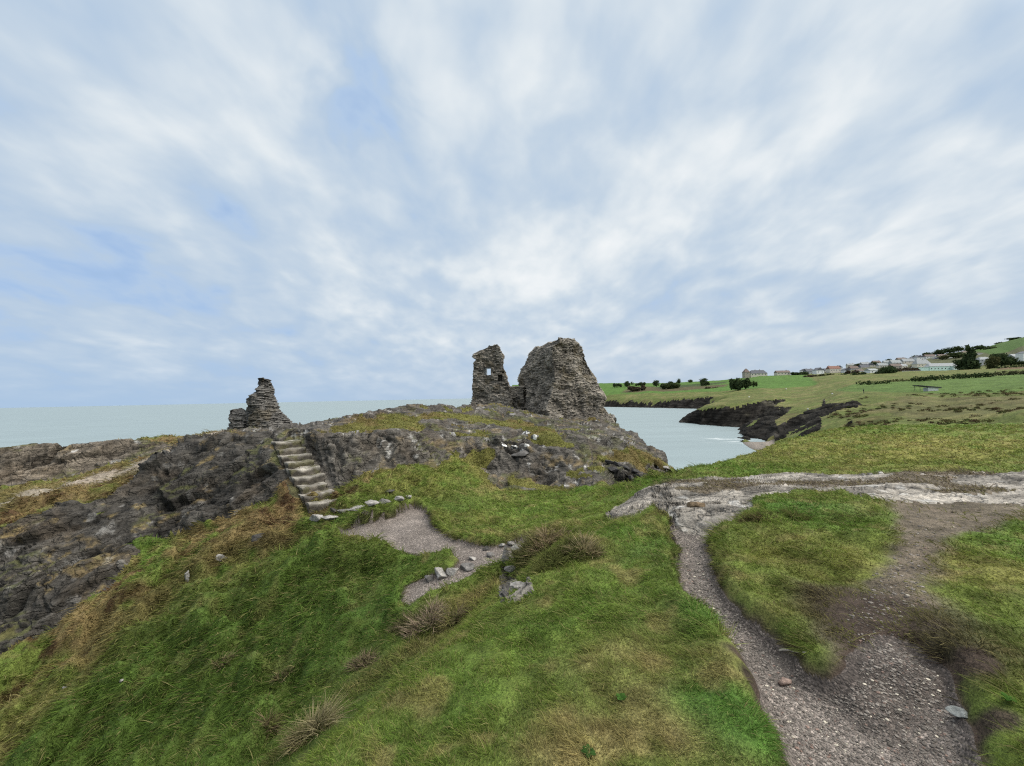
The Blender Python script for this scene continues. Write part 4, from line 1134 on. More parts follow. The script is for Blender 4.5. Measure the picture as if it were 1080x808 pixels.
house(1033, 376, 900, 7, 3.2, WHITE, SLATE, 'gable', 'small white house glimpsed right of the conifer top', 0, 1, 1, .5)
house(1068, 370.6, 1000, 8.5, 3.4, WHITE, PALER, 'gable', 'white farmhouse under the hill field', 0, 2, 1, .4)
house(1058, 372.6, 1000, 9, 2.8, TAN, BROWNR, 'gable', 'tan farm barn beside the white farmhouse', 0, 1, 0, .5)
house(1069, 378.4, 640, 11, 5, GREY, PALER, 'gable', 'grey roofed outbuilding left of the tall white gable', .2, 2, 0, .6)
house(1082, 378.4, 620, 16, 8, WHITE, SLATE, 'front', 'tall white gabled house at the frame edge under the hill', .1, 4, 1, .3)
_r = random.Random(4); _n = 0
for _px, _py, _d, _w, _h in ((884, 389.6, 1000, 7, 4), (897, 387, 1040, 7, 3.6), (906, 393.5, 800, 7, 4), (918, 387.2, 980, 7, 4), (936, 384.2, 1000, 8, 4), (950, 380.8, 1080, 8, 3.6), (962, 380.2, 1060, 7, 3.4), (952, 388.2, 860, 8, 4.2), (965, 389, 800, 7, 4), (988, 381, 950, 9, 4.4), (1003, 381, 930, 9, 4.2), (1019, 373.5, 1120, 8, 3.2), (848, 393, 860, 7, 4), (1046, 377, 900, 8, 3.4), (1051, 371, 1080, 7, 2.8), (1027, 378, 900, 8, 3.6)):
    _wc, _wn = ((.74, .75, .74), 'bright white') if _n % 2 == 0 else (CREAM, 'pale cream')
    _rc, _rn = ((SLATE, 'slate'), (PALER, 'pale grey'), (BROWNR, 'brown'))[_n % 3]
    house(_px, _py, _d, _w, _h, _wc, _rc, 'gable' if _n % 3 else 'front', '%s house with %s roof, %s from the sea among the smallest town houses' % (_wn, _rn, ORD[sorted([884, 897, 906, 918, 936, 950, 962, 952, 965, 988, 1003, 1019, 848, 1046, 1051, 1027]).index(_px)]), _r.uniform(-.3, .3), 2, 1, .48)
    _n += 1
# the pale green pavilion: long glazed wings under a grey hipped roof
pav = house(994, 391.4, 640, 36, 8.4, MINT, PALER, 'hip', 'long pale green pavilion with big windows and grey hipped roof', .06, 9, 0, .42, 'pavilion', 'pavilion')
s_ = 640 / FPX
for nm, x0, x1, hh, c_ in (('side_wing', -34, -17.5, 4.2, MINT), ('porch', 6, 15, 4.6, (.62, .72, .70))):
    wg_ = link_mesh(nm, box_mesh(nm, x0 * s_, x1 * s_, -8.2 if nm == 'porch' else -4, -4.9 if nm == 'porch' else 3, -3, hh * s_), cmat(c_), pav)
    link_mesh('fascia', box_mesh('fascia', (x0 - .4) * s_, (x1 + .4) * s_, -8.6 if nm == 'porch' else -4.4, -4.95 if nm == 'porch' else 3.3, hh * s_ + .01, hh * s_ + .5), cmat((.60, .66, .66)), wg_)
w_ = empty('garden_wall', at(962, 393, 600)); tag(w_, 'long low pale wall in front of the mint pavilion', 'wall')
w_.rotation_euler.z = .06
link_mesh('wall', box_mesh('wall', -16, 14, -.2, .2, -2, 2.6), cmat((.42, .43, .42)), w_)
link_mesh('coping', box_mesh('coping', -16.1, 14.1, -.3, .3, 2.6, 2.8), cmat((.5, .5, .5)), w_)
w_ = empty('garden_wall', at(1004, 394.2, 560)); tag(w_, 'low white wall under the pavilion porch', 'wall')
link_mesh('wall', box_mesh('wall', -17, 17, -.2, .2, -2, 1.9), cmat((.6, .6, .6)), w_)
link_mesh('coping', box_mesh('coping', -17.1, 17.1, -.3, .3, 1.9, 2.1), cmat((.5, .5, .5)), w_)

# small white hut with a long sloping dark roof, in the field
hx, hy, hz_ = at(980, 412.2, 152)
hut = empty('field_hut', (hx, hy, hz_)); tag(hut, 'small white hut under a long sloping dark roof in the green field', 'hut')
link_mesh('wall', box_mesh('wall', -1.3, 2.6, -.9, .9, -1.2, 1.25), cmat((.60, .60, .58)), hut)
bm = bmesh.new()
prof = [(-5.0, 1.95), (3.5, .92), (3.5, 1.3), (-5.0, 2.25)]
fr = [bm.verts.new((x, -1.25, z)) for x, z in prof]; bk = [bm.verts.new((x, 1.25, z)) for x, z in prof]
bm.faces.new(fr); bm.faces.new(bk[::-1])
for k in range(4): bm.faces.new((fr[k], bk[k], bk[(k + 1) % 4], fr[(k + 1) % 4]))
me = bpy.data.meshes.new('roof'); bm.to_mesh(me); bm.free()
link_mesh('roof', me, cmat((.045, .045, .05)), hut)
[link_mesh('post', box_mesh('post', -4.5, -4.4, yy - .05, yy + .05, -1.6, 1.96), cmat((.12, .11, .1)), hut) for yy in (-1.0, 1.0)]
for i, (px, py, d, lb) in enumerate(((829, 409.6, 400, 'white marker stone in rough grass below the bright field'), (790, 417.8, 310, 'white marker stone on the turf above the middle cliff'), (878, 417, 210, 'white marker stone near the distant walker'), (852, 431.4, 156, 'pale stone at the brow of the black cliff'), (1012, 400.8, 270, 'pale marker post stump under the long dark hedge'))):
    x, y, z = at(px, py, d); z = float(far_z(x, y)) if i < 4 else z
    bm = bmesh.new(); bmesh.ops.create_icosphere(bm, subdivisions=2, radius=d / FPX * .8)
    for v in bm.verts: v.co.z *= .7; v.co *= 1 + .25 * math.sin(v.co.x * 9 + v.co.y * 7 + i)
    me = bpy.data.meshes.new('marker_stone'); bm.to_mesh(me); bm.free()
    o = link_mesh('marker_stone', me, cmat((.62, .6, .55))); o.location = (x, y, z + .3); tag(o, lb, 'stone', 'white markers on the far grass')


# the walker in the field, 1.75 m tall, one skinned body
def person(loc):
    root = empty('person', loc, math.radians(25)); tag(root, 'person in dark coat and trousers walking alone across the green field', 'person')
    J = [((0, 0, .95), .15), ((0, .01, 1.2), .15), ((0, .02, 1.42), .13), ((0, .02, 1.53), .055), ((0, .03, 1.62), .085), ((0, .03, 1.70), .075),
         ((.17, .02, 1.40), .065), ((.24, -.05, 1.13), .05), ((.22, .06, .90), .035), ((.22, .09, .82), .035),
         ((-.17, .02, 1.40), .065), ((-.24, .04, 1.13), .05), ((-.23, .18, .92), .035), ((-.23, .21, .84), .035),
         ((.10, .0, .88), .10), ((.11, .14, .48), .068), ((.11, .02, .09), .05), ((.11, .16, .04), .04),
         ((-.10, .0, .88), .10), ((-.11, -.06, .48), .068), ((-.11, -.26, .13), .05), ((-.11, -.14, .04), .04)]
    E = [(0, 1), (1, 2), (2, 3), (3, 4), (4, 5), (2, 6), (6, 7), (7, 8), (8, 9), (2, 10), (10, 11), (11, 12), (12, 13), (0, 14), (14, 15), (15, 16), (16, 17), (0, 18), (18, 19), (19, 20), (20, 21)]
    me = bpy.data.meshes.new('body'); me.from_pydata([j[0] for j in J], E, [])
    o = link_mesh('body', me, cmat((.022, .023, .028)), root)
    md = o.modifiers.new('skin', 'SKIN'); o.modifiers.new('sub', 'SUBSURF').levels = 1
    for i, v in enumerate(me.skin_vertices[0].data): v.radius = (J[i][1],) * 2; v.use_root = i == 0
    bm = bmesh.new(); bmesh.ops.create_uvsphere(bm, u_segments=12, v_segments=8, radius=.105)
    for v in bm.verts: v.co.y *= 1.1; v.co.z = max(v.co.z, -.03)
    h = bpy.data.meshes.new('hair'); bm.to_mesh(h); bm.free()
    ho = link_mesh('hair', h, cmat((.03, .022, .018)), root); ho.location = (0, .015, 1.69)


px_, py_, pz_ = at(911, 415, 152)
person((px_, py_, float(far_z(px_, py_)) + .1))
# ================================================================== masonry and loose stone near by
def masonry(rings, name, parent, colr, ch=.11, sl=.34, amp=.05, cap_amp=.12, seed=0, rough=.05):
    """rings: (nz, n, 3) closed loops from foot to top -> walling of thin flat stones with recessed joints"""
    R_ = np.array(rings); nz, n, _ = R_.shape
    seg = np.linalg.norm(np.roll(R_, -1, 1) - R_, axis=2); s = np.concatenate([np.zeros((nz, 1)), np.cumsum(seg, 1)[:, :-1]], 1)
    z = R_[:, :, 2]
    cen = R_.mean(1, keepdims=True)
    tan = np.roll(R_, -1, 1) - np.roll(R_, 1, 1); nrm = np.stack([tan[..., 1], -tan[..., 0], 0 * tan[..., 0]], -1)
    nrm /= np.linalg.norm(nrm, axis=2)[..., None] + 1e-9
    flip = ((R_ - cen) * nrm).sum(2) < 0; nrm[flip] *= -1
    x, y = R_[..., 0], R_[..., 1]
    zz = z + .16 * fbm(x, y, z, .9, 3, seed + 3.0) + .03 * s * 0
    k = np.floor(zz / ch); fr = zz / ch - k
    ln = sl * (1 + .8 * (vn(k * 3.1 + seed, k * 0 + .5, k * 0) ))
    ln = np.maximum(ln, .14); off = 5 * vn(k * 7.7 + seed, k * 0 + 2.5, k * 0)
    q = np.floor((s + off) / ln); fq = (s + off) / ln - q
    hsh = vn(q * 5.37 + k * 11.13 + .37 + seed, q * 2.11 + .41, k * 3.77 + .29)
    hs2 = vn(q * 3.91 + k * 7.31 + .67 + seed, q * 6.43 + .23, k * 1.19 + .61)
    joint = np.maximum(sm(.26, .0, np.minimum(fr, 1 - fr)), sm(.10, .0, np.minimum(fq, 1 - fq)))
    lump = fbm(x, y, z, .9, 3, seed + 9.0)
    D = amp * 1.5 * hsh + .6 * amp * fbm(x, y, z, .16, 2, seed + 1.0) - amp * .9 * joint + rough * 2.2 * lump
    hole = sm(.55, .75, fbm(x, y, z, .38, 2, seed + 77.0)); D -= .22 * hole
    R2 = R_ + nrm * D[..., None]
    top = np.linspace(0, 1, nz)[:, None]
    R2[..., 2] += sm(.93, 1, top) * cap_amp * (fbm(x, y, z * 0, .35, 2, seed + 5.0)) + .012 * hsh
    c = np.array(colr)[None, None, :] * np.clip(1 + .5 * hsh + .8 * lump, .3, 1.9)[..., None] * (1 - .38 * joint)[..., None]
    c = c + (np.array((.09, .07, .035)) - c) * (.5 * sm(.1, .4, fbm(x, y, z, .7, 3, seed + 33.0)))[..., None]
    w = sm(.74, .92, hs2)[..., None]; c = c + (np.array((.30, .28, .24)) - c) * w * .6
    V = list(R2.reshape(-1, 3)); Cc = list(c.reshape(-1, 3))
    ii = np.arange(nz * n).reshape(nz, n)
    Q = np.stack([ii[:-1], np.roll(ii, -1, 1)[:-1], np.roll(ii, -1, 1)[1:], ii[1:]], -1).reshape(-1, 4)
    # broken top: rings shrinking to the middle
    last = R2[-1]; prev = ii[-1]; capQ = []
    m = last.mean(0)
    for f in (.75, .5, .25, .04):
        ring = m + (last - m) * f
        ring[:, 2] = last[:, 2] * f + m[2] * (1 - f) + cap_amp * .8 * fbm(ring[:, 0], ring[:, 1], ring[:, 2], .3, 3, seed + 8.0)
        b = len(V); V += list(ring); Cc += [np.array(colr) * (.8 + .4 * rng.random()) for _ in range(n)]
        cur = np.arange(b, b + n)
        capQ.append(np.stack([prev, np.roll(prev, -1), np.roll(cur, -1), cur], -1)); prev = cur
    Q = np.concatenate([Q] + capQ)
    return link_mesh(name, np_mesh(name, np.array(V), Q, False, np.array(Cc)), M_STONE, parent)


def table(pts, d):
    """(px, py) list at depth d -> z and x sorted by height"""
    w = np.array([at(px, py, d) for px, py in pts]); o = np.argsort(w[:, 2], kind='stable'); return w[o, 2], w[o, 0]


def loop(corners, counts):
    out = []
    for k, (a, b) in enumerate(zip(corners, corners[1:] + corners[:1])):
        t = np.arange(counts[k]) / counts[k]
        out.append(np.array(a)[None] + (np.array(b) - np.array(a))[None] * t[:, None])
    return np.concatenate(out)


org = at(580, 440, 34)
castle = empty('ruined_castle', (org[0], org[1], org[2]))
tag(castle, 'ruined grey stone castle walls on top of the rocky mound above the bay', 'castle ruin')


def put(o):
    """part built in world metres -> child of the castle"""
    o.matrix_parent_inverse = Matrix.Translation(-Vector(org)); return o


TONE = (.205, .182, .152)
# tall corner mass
lz, lx = table([(545, 452), (546, 430), (546.5, 407), (549, 389), (553, 384), (557, 376), (560, 371), (566, 366.5), (580, 363), (590, 360)], 37.6)
bz, bx = table([(583, 452), (582, 441), (576.5, 433), (578, 427), (582, 415), (586, 402), (584, 385), (583, 371), (584, 364), (591, 360)], 31.6)
cz, cx = table([(652, 452), (644.5, 440), (637, 430), (640, 422), (637, 415), (628, 400), (621, 385.5), (616, 374), (612, 364), (609, 361), (606, 359)], 33.9)
zt = at(598, 358.8, 34)[2]; zb = at(598, 452, 32)[2]
rings = []
for z in np.arange(zb, zt, .035):
    xl, xb, xc = np.interp(z, lz, lx), np.interp(z, bz, bx), np.interp(z, cz, cx)
    xb = max(xb, xl + .15); xc = max(xc, xb + .25)
    f = (z - zb) / (zt - zb); yb = 31.6 + .9 * f
    xd = (xc + .25) * 36.4 / 33.6 - .5
    xe = max(xl + .9, xl * .4 + xc * .6 - 1.2)
    rings.append(loop([(xl, 37.6, z), (xb, yb, z), (xc, 33.9, z), (max(xd, xl + .5), 37.0, z), (max(xl + .5, xe), 38.4, z)], [60, 90, 60, 50, 30]))
put(masonry(rings, 'corner_wall', castle, TONE, .105, .30, .055, .20, 3.0, .11))
# low wall joining the two masses
x0, x1 = at(528, 410, 36.6)[0], at(552, 410, 36.4)[0]; zt2 = at(541, 407.6, 36.5)[2]
rings = [loop([(x0, 36.1, z), (x1, 35.8, z), (x1, 37.0, z), (x0, 37.2, z)], [46, 26, 46, 26]) for z in np.arange(zb + .3, zt2, .035)]
put(masonry(rings, 'low_wall', castle, TONE, .125, .36, .055, .12, 9.0, .07))
# wall with the window
lz, lx = table([(499, 445), (499, 424), (499.6, 394), (500, 384), (503.5, 380), (499.8, 377.5), (500.5, 374.2), (506, 371), (514, 368.2), (516, 366), (520, 365.3)], 36)
cz, cx = table([(541, 445), (540, 420), (537, 407.5), (533, 396), (531, 385.5), (530.5, 375), (527.5, 369), (526, 366), (524.5, 365)], 36)
zt = at(520, 365.0, 36)[2]
rings = []
for z in np.arange(zb + .5, zt, .035):
    xl, xc = np.interp(z, lz, lx), np.interp(z, cz, cx); xc = max(xc, xl + .3)
    rings.append(loop([(xl, 35.3, z), (xc, 35.3, z), (xc, 36.7, z), (xl, 36.7, z)], [70, 34, 70, 34]))
ww_ = put(masonry(rings, 'window_wall', castle, TONE, .125, .34, .055, .2, 17.0, .08))


def cutter(front, back, y0, y1):
    """splayed opening between two rectangles (px, py, px, py)"""
    V = []
    for (a, b, c, d_), y in ((front, y0), (back, y1)):
        dd = 35.3 if y == y0 else 36.9
        p, q = at(a, b, dd), at(c, d_, dd)
        V += [(p[0], y, q[2]), (q[0], y, q[2]), (q[0], y, p[2]), (p[0], y, p[2])]
    me = np_mesh('opening', np.array(V), np.array([(0, 1, 2, 3), (7, 6, 5, 4), (0, 4, 5, 1), (1, 5, 6, 2), (2, 6, 7, 3), (3, 7, 4, 0)]), False, np.tile(np.array(TONE) * .7, (8, 1)))
    o = bpy.data.objects.new('opening', me); COL.objects.link(o); return o


bm = bmesh.new(); bm.from_mesh(ww_.data); bmesh.ops.holes_fill(bm, edges=[e for e in bm.edges if e.is_boundary], sides=0)
bmesh.ops.recalc_face_normals(bm, faces=bm.faces); bm.to_mesh(ww_.data); bm.free()
cuts = [cutter((508.8, 386.6, 518.4, 396), (514.6, 389.6, 517.4, 395.4), 34.7, 37.1), cutter((525, 395, 530.4, 403), (526, 396, 530, 402), 34.6, 36.0)]
for c in cuts:
    md = ww_.modifiers.new('cut', 'BOOLEAN'); md.object = c; md.operation = 'DIFFERENCE'; md.solver = 'EXACT'
bpy.context.view_layer.update()
dg = bpy.context.evaluated_depsgraph_get()
nm_ = bpy.data.meshes.new_from_object(ww_.evaluated_get(dg)); ww_.modifiers.clear(); ww_.data = nm_
_c = np.empty(len(nm_.vertices) * 3, np.float32); nm_.vertices.foreach_get('co', _c); _c = _c.reshape(-1, 3)
_q = np.zeros(len(_c), bool)
for _a, _b, _u, _v in ((508.8, 386.6, 518.4, 396), (525, 395, 530.4, 403)):      # reveals take the walling colour, darkened to paint the recess shade
    _p0, _p1 = at(_a, _b, 35.3), at(_u, _v, 35.3)
    _q |= (_c[:, 0] > _p0[0] - .02) & (_c[:, 0] < _p1[0] + .02) & (_c[:, 2] < _p0[2] + .02) & (_c[:, 2] > _p1[2] - .02) & (_c[:, 1] < 36.55)
_k = np.empty(len(_c) * 4, np.float32); nm_.attributes['col'].data.foreach_get('color', _k); _k = _k.reshape(-1, 4)
_k[_q, :3] = np.array(TONE) * .7; nm_.attributes['col'].data.foreach_set('color', _k.ravel())
for c in cuts: bpy.data.objects.remove(c)

# leaning stack of thin stones left of the stairs
DP = 19.6
o = empty('stone_stack', (at(278, 455, DP)))
tag(o, 'jagged leaning stack of thin grey stones left of the castle above the stairs', 'ruined wall')


def stack(left, right, thick0, thick1, nm, ptop, seed, colr):
    lz, lx = table(left, DP); cz, cx = table(right, DP)
    zt = at(278, ptop, DP)[2]; zb3 = at(278, 464, DP)[2]; rings = []
    for z in np.arange(zb3, zt, .02):
        xl, xc = np.interp(z, lz, lx), np.interp(z, cz, cx); f = (z - zb3) / (zt - zb3)
        t = (thick0 + (thick1 - thick0) * f) * .5; m = (xl + xc) / 2; w = (xc - xl) / 2; xm = .35 * w
        rings.append(loop([(xl, DP + .1, z), (m - xm, DP - t, z), (m + xm, DP - t * .9, z), (xc, DP, z), (m + xm, DP + t, z), (m - xm, DP + t, z)], [24, 20, 24, 24, 20, 24]))
    p = masonry(rings, nm, o, colr, .075, .27, .05, .14, seed, .14)
    p.matrix_parent_inverse = Matrix.Translation(-o.location)


stack([(256, 464), (257, 452), (259, 440), (261, 432), (262.5, 428), (262, 422), (267, 417), (271.5, 413.5), (272, 408), (270, 404), (271, 401.5), (275, 399.6)],
      [(318, 464), (311, 450), (302, 439.5), (291, 430), (288.5, 424), (287, 419), (289, 411), (288, 405), (285, 401.5), (282, 400)], 1.7, .75, 'standing_wall', 399.5, 23.0, (.105, .099, .090))
stack([(239, 464), (242, 455), (244.5, 444), (241, 438), (243, 433.5), (247, 431.5)], [(274, 464), (272, 452), (268, 440), (262, 434.5), (255, 432.5), (252, 431.5)], 1.5, .9, 'low_stub', 431.3, 29.0, (.095, .090, .083))

# ------------------------------------------------------------------ rock-cut stairs
stairs = empty('stone_staircase', tuple(ST_B)); tag(stairs, 'worn flight of pale stone steps climbing the crag towards the stone stack', 'stairs')
sdir = np.array(ST_T) - np.array(ST_B); run = np.hypot(sdir[0], sdir[1]); hd_ = sdir[:2] / run
px2 = np.array([hd_[1], -hd_[0]])            # across the stairs
NS = 9
for k in range(NS):
    f = k / NS
    c = np.array(ST_B) + sdir * f
    zt_ = ST_B[2] + sdir[2] * (k + 1) / NS
    wd = .44 + .04 * math.sin(k * 2.3)
    bm = bmesh.new(); nx, ny = 22, 12
    tw = run / NS * 1.28; gv = []
    for a in range(nx + 1):
        row = []
        for b in range(ny + 1):
            u = -wd + 2 * wd * a / nx; v = tw * b / ny
            w = c[:2] + px2 * u + hd_ * (v + (1 - b / ny) * .10 * float(fbm(np.array([u]), np.array([k * 9.1]), np.array([0.0]), .3, 3, 2.0)[0]))
            z = zt_ - .05 * math.exp(-((u - .08 * math.sin(k * 4)) / .28) ** 2) * (1 - b / ny) - .014 * max(0, 1 - b * .7) ** 2 + .035 * float(fbm(np.array([u]), np.array([v + k * 5.3]), np.array([0.0]), .25, 3, 6.0)[0]) + .03 * math.sin(k * 5.1)
            row.append(bm.verts.new((w[0], w[1], z)))
        gv.append(row)
    for a in range(nx):
        for b in range(ny): bm.faces.new((gv[a][b], gv[a + 1][b], gv[a + 1][b + 1], gv[a][b + 1]))
    # riser and ends, with an uneven face
    def skirt(edge, out, flip):
        prev = edge
        for lv in range(1, 6):
            cur = []
            for i, e in enumerate(edge):
                dq = -.02 + .025 * math.sin(lv * 2.1 + i * .9 + k) + .03 * lv / 5
                cur.append(bm.verts.new((e.co.x + out[0] * dq, e.co.y + out[1] * dq, e.co.z - lv * .075)))
            for i in range(len(edge) - 1):
                q = (prev[i], prev[i + 1], cur[i + 1], cur[i]); bm.faces.new(q[::-1] if flip else q)
            prev = cur
    skirt([r[0] for r in gv], -hd_, False)
    skirt(gv[0], -px2, True); skirt(gv[-1], px2, False)
    bmesh.ops.recalc_face_normals(bm, faces=bm.faces)
    me = bpy.data.meshes.new('step'); bm.to_mesh(me); bm.free()
    Vn = len(me.vertices); at_ = me.attributes.new('col', 'FLOAT_COLOR', 'POINT')
    co_ = np.empty(Vn * 3, np.float32); me.vertices.foreach_get('co', co_); co_ = co_.reshape(-1, 3)
    tn = fbm(co_[:, 0], co_[:, 1], co_[:, 2], .22, 3, k * 3.0)
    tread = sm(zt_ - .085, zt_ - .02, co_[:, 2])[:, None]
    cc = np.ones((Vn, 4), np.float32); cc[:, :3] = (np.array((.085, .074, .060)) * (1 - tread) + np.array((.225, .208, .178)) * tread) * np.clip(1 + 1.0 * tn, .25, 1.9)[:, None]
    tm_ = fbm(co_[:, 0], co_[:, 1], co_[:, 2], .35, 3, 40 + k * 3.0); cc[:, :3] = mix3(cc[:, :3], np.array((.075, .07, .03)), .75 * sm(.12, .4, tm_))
    at_.data.foreach_set('color', cc.ravel())
    for p_ in me.polygons: p_.use_smooth = True
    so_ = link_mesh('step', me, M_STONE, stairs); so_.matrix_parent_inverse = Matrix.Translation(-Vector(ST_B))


# ------------------------------------------------------------------ loose stones
def stone_mesh(seed, sx, sy, sz, colr, patch=None, name='stone', sub=4):
    r = np.random.default_rng(seed)
    bm = bmesh.new(); bmesh.ops.create_icosphere(bm, subdivisions=sub, radius=1.0)
    me = bpy.data.meshes.new(name); bm.to_mesh(me); bm.free()
    V = np.empty(len(me.vertices) * 3, np.float32); me.vertices.foreach_get('co', V); V = V.reshape(-1, 3).astype(float)
    Nn = r.normal(size=(10, 3)); Nn /= np.linalg.norm(Nn, axis=1)[:, None]; H = .42 + .5 * r.random(10)
    dots = V @ Nn.T
    rad = np.min(np.where(dots > .05, H / np.maximum(dots, .05), 9), axis=1); rad = np.minimum(rad, 1.15)
    V = V * rad[:, None] * np.array([sx, sy, sz])
    m = max(sx, sy, sz)
    V += V / (np.linalg.norm(V, axis=1)[:, None] + 1e-9) * (m * .07 * fbm(V[:, 0], V[:, 1], V[:, 2], m * .5, 3, seed * 1.3))[:, None]
    V[:, 2] += m * .03 * fbm(V[:, 0] * .3, V[:, 1] * .3, V[:, 2], m * .12, 2, seed * 2.3)
    me.vertices.foreach_set('co', V.astype(np.float32).ravel())
    c = np.tile(np.array(colr), (len(V), 1)) * (1 + .4 * fbm(V[:, 0], V[:, 1], V[:, 2], m * .4, 3, seed * 3.1))[:, None]
    if patch is not None:
        w = sm(.0, .22, fbm(V[:, 0], V[:, 1], V[:, 2], m * .55, 3, seed * 5.7) + .08)
        c = mix3(c, np.array(patch), .92 * w)
    a = me.attributes.new('col', 'FLOAT_COLOR', 'POINT'); cc = np.ones((len(V), 4), np.float32); cc[:, :3] = np.clip(c, .01, .85)
    a.data.foreach_set('color', cc.ravel())
    me.materials.append(M_STONE)
    return me


def ground_at(px, py, d0=1.0, d1=60.0):
    v = pixel_ray(px, py); d = d0 * (d1 / d0) ** np.linspace(0, 1, 1600)
    x, y, z = v[0] * d / v[1], d, v[2] * d / v[1] + EYE
    g = ground(x, y); b = np.nonzero(z < g)[0]
    k = b[0] if len(b) else int(np.argmin(z - g))
    return np.array([x[k], y[k], g[k]])


PALE, GRY, DRK = (.27, .255, .235), (.17, .16, .15), (.06, .056, .052)
STN = [  # image pixel x, y, width px, height px, colour, label
    (333, 549, 17, 6, PALE, 'pale flat stone below the foot of the stairs, nearest the gully'), (347, 548.5, 15, 5, PALE, 'pale flat stone second along the row below the stairs'), (362, 542, 16, 6, GRY, 'grey angular stone in the middle of the row below the stairs'),
    (375, 539, 17, 5, PALE, 'long pale stone above the trodden hollow'), (391, 533, 15, 5, PALE, 'pale stone set in the turf bank above the hollow'), (404, 531, 14, 4.5, GRY, 'flat grey stone set in the turf bank above the hollow'), (419, 528, 13, 4, PALE, 'pale stone high on the turf bank above the hollow'),
    (431, 525.5, 10, 3.5, PALE, 'small pale stone at the far end of the turf bank row'), (411, 519.5, 11, 4, DRK, 'dark stone lying alone above the turf bank row'), (384, 545, 10, 4, DRK, 'dark stone at the lip of the trodden hollow'), (352, 541, 12, 5, DRK, 'dark stone by the lowest step'),
    (498, 590.5, 11, 4, PALE, 'pale flat slab lying in the hollow path, left of two'), (519, 587, 11, 4.5, GRY, 'grey slab with pale edge in the hollow path, right of two'), (513, 580, 8, 3.5, DRK, 'small dark stone behind the hollow path slabs'), (529, 577, 9, 3.5, PALE, 'thin pale stone at the top of the hollow path'), (540, 575, 9, 4, GRY, 'grey stone at the top of the hollow path under the hummock'),
    (464, 609, 17, 10, PALE, 'big pale boulder at the lower end of the hollow path'), (478, 606, 13, 8, PALE, 'pale boulder second along the hollow path edge'), (493, 602, 15, 8, GRY, 'grey boulder third along the hollow path edge'), (453, 614, 11, 8, GRY, 'grey boulder lowest along the hollow path edge'),
    (534, 590, 11, 14, GRY, 'upright grey stone in the hummock scar'), (543, 583, 12, 10, PALE, 'pale stone topmost in the hummock scar'), (538, 604, 13, 9, GRY, 'tilted grey stone midway down the hummock scar'), (545, 621, 19, 6, PALE, 'long pale slab at the bottom of the hummock scar'), (533, 630, 13, 5, DRK, 'dark stone under the long pale slab'),
    (197, 613, 6, 13, PALE, 'pale upright stone in the bracken of the gully'), (231, 592, 12, 7, PALE, 'broken white stone in the gully heath'), (271, 569, 14, 6, DRK, 'dark boulder at the top of the gully heath'), (68, 727, 5, 3, PALE, 'small white stone low in the gully'), (128, 720, 5, 4, PALE, 'small white chip in the lower gully grass'),
    (827, 722, 15, 8, (.24, .175, .145), 'pinkish brown stone lying on the gravel path'), (1014, 755, 18, 5, (.20, .21, .20), 'pale bluish slab let into the gravel by the turf bank'), (735, 537, 16, 10, (.16, .115, .07), 'brown mossy stone on the pale rock slab'), (703, 495, 9, 5, PALE, 'white stone beside the lawn corner above the sea')]
for i, (px, py, w, h, c, lb) in enumerate(STN):
    g = ground_at(px, py); s = g[1] / FPX
    sx, sz = w * s / 2, h * s * .6
    o = bpy.data.objects.new('stone', stone_mesh(i + 1, sx, sx * .75, sz, c)); COL.objects.link(o)
    o.location = (g[0], g[1] + sx * .2, g[2] + sz * .45); o.rotation_euler = (random.uniform(-.15, .15), random.uniform(-.2, .2), random.uniform(-.5, .5))
    tag(o, lb, 'stone', 'loose stones on the headland')
WB = [(557, 458, 12, 9, 'white splashed boulder topmost on the castle mound'), (548, 466, 11, 6, 'small white splashed boulder left of the topmost one'), (543, 472, 8, 5, 'white flecked stone second from the left in the cluster on the mound'), (555, 474, 15, 9, 'largest white splashed boulder, lowest of the cluster on the mound'),
      (530, 471, 9, 7, 'white flecked boulder at the left end of the cluster on the mound'), (564, 463, 9, 9, 'white ringed boulder right of the topmost one'), (550, 480, 22, 7, 'dark flat boulder under the white splashed cluster')]
for i, (px, py, w, h, lb) in enumerate(WB):
    g = ground_at(px, py, 9, 40); s = g[1] / FPX; sx, sz = w * s / 2, h * s * .6
    o = bpy.data.objects.new('boulder', stone_mesh(60 + i, sx, sx * .7, sz, (.10, .095, .09), (.78, .77, .73) if i < 6 else None, 'boulder')); COL.objects.link(o)
    o.location = (g[0], g[1] + sx * .3, g[2] + sz * .08); o.rotation_euler = (0, random.uniform(-.2, .2), random.uniform(-.6, .6))
    tag(o, lb, 'boulder', 'white splashed boulders on the mound')
DS = [(644, 489), (652, 491), (660, 494), (668, 497), (647, 497), (656, 501), (665, 504), (673, 503)]
DL = ['topmost', 'second from the top', 'third from the top', 'far right upper', 'middle left', 'bottom middle', 'bottom right', 'rightmost']
for i, (px, py) in enumerate(DS):
    g = ground_at(px, py, 9, 40); s = g[1] / FPX; sx, sz = 11 * s / 2, 4.5 * s * .6
    o = bpy.data.objects.new('slate_block', stone_mesh(80 + i, sx, sx * .8, sz, (.045, .043, .042), None, 'slate_block')); COL.objects.link(o)
    o.location = (g[0], g[1], g[2] + sz * .4); o.rotation_euler = (0, .3, random.uniform(-.3, .3))
    tag(o, 'dark slate block tumbled under the mound brow, %s of its heap' % DL[i], 'stone', 'dark slate blocks under the brow')

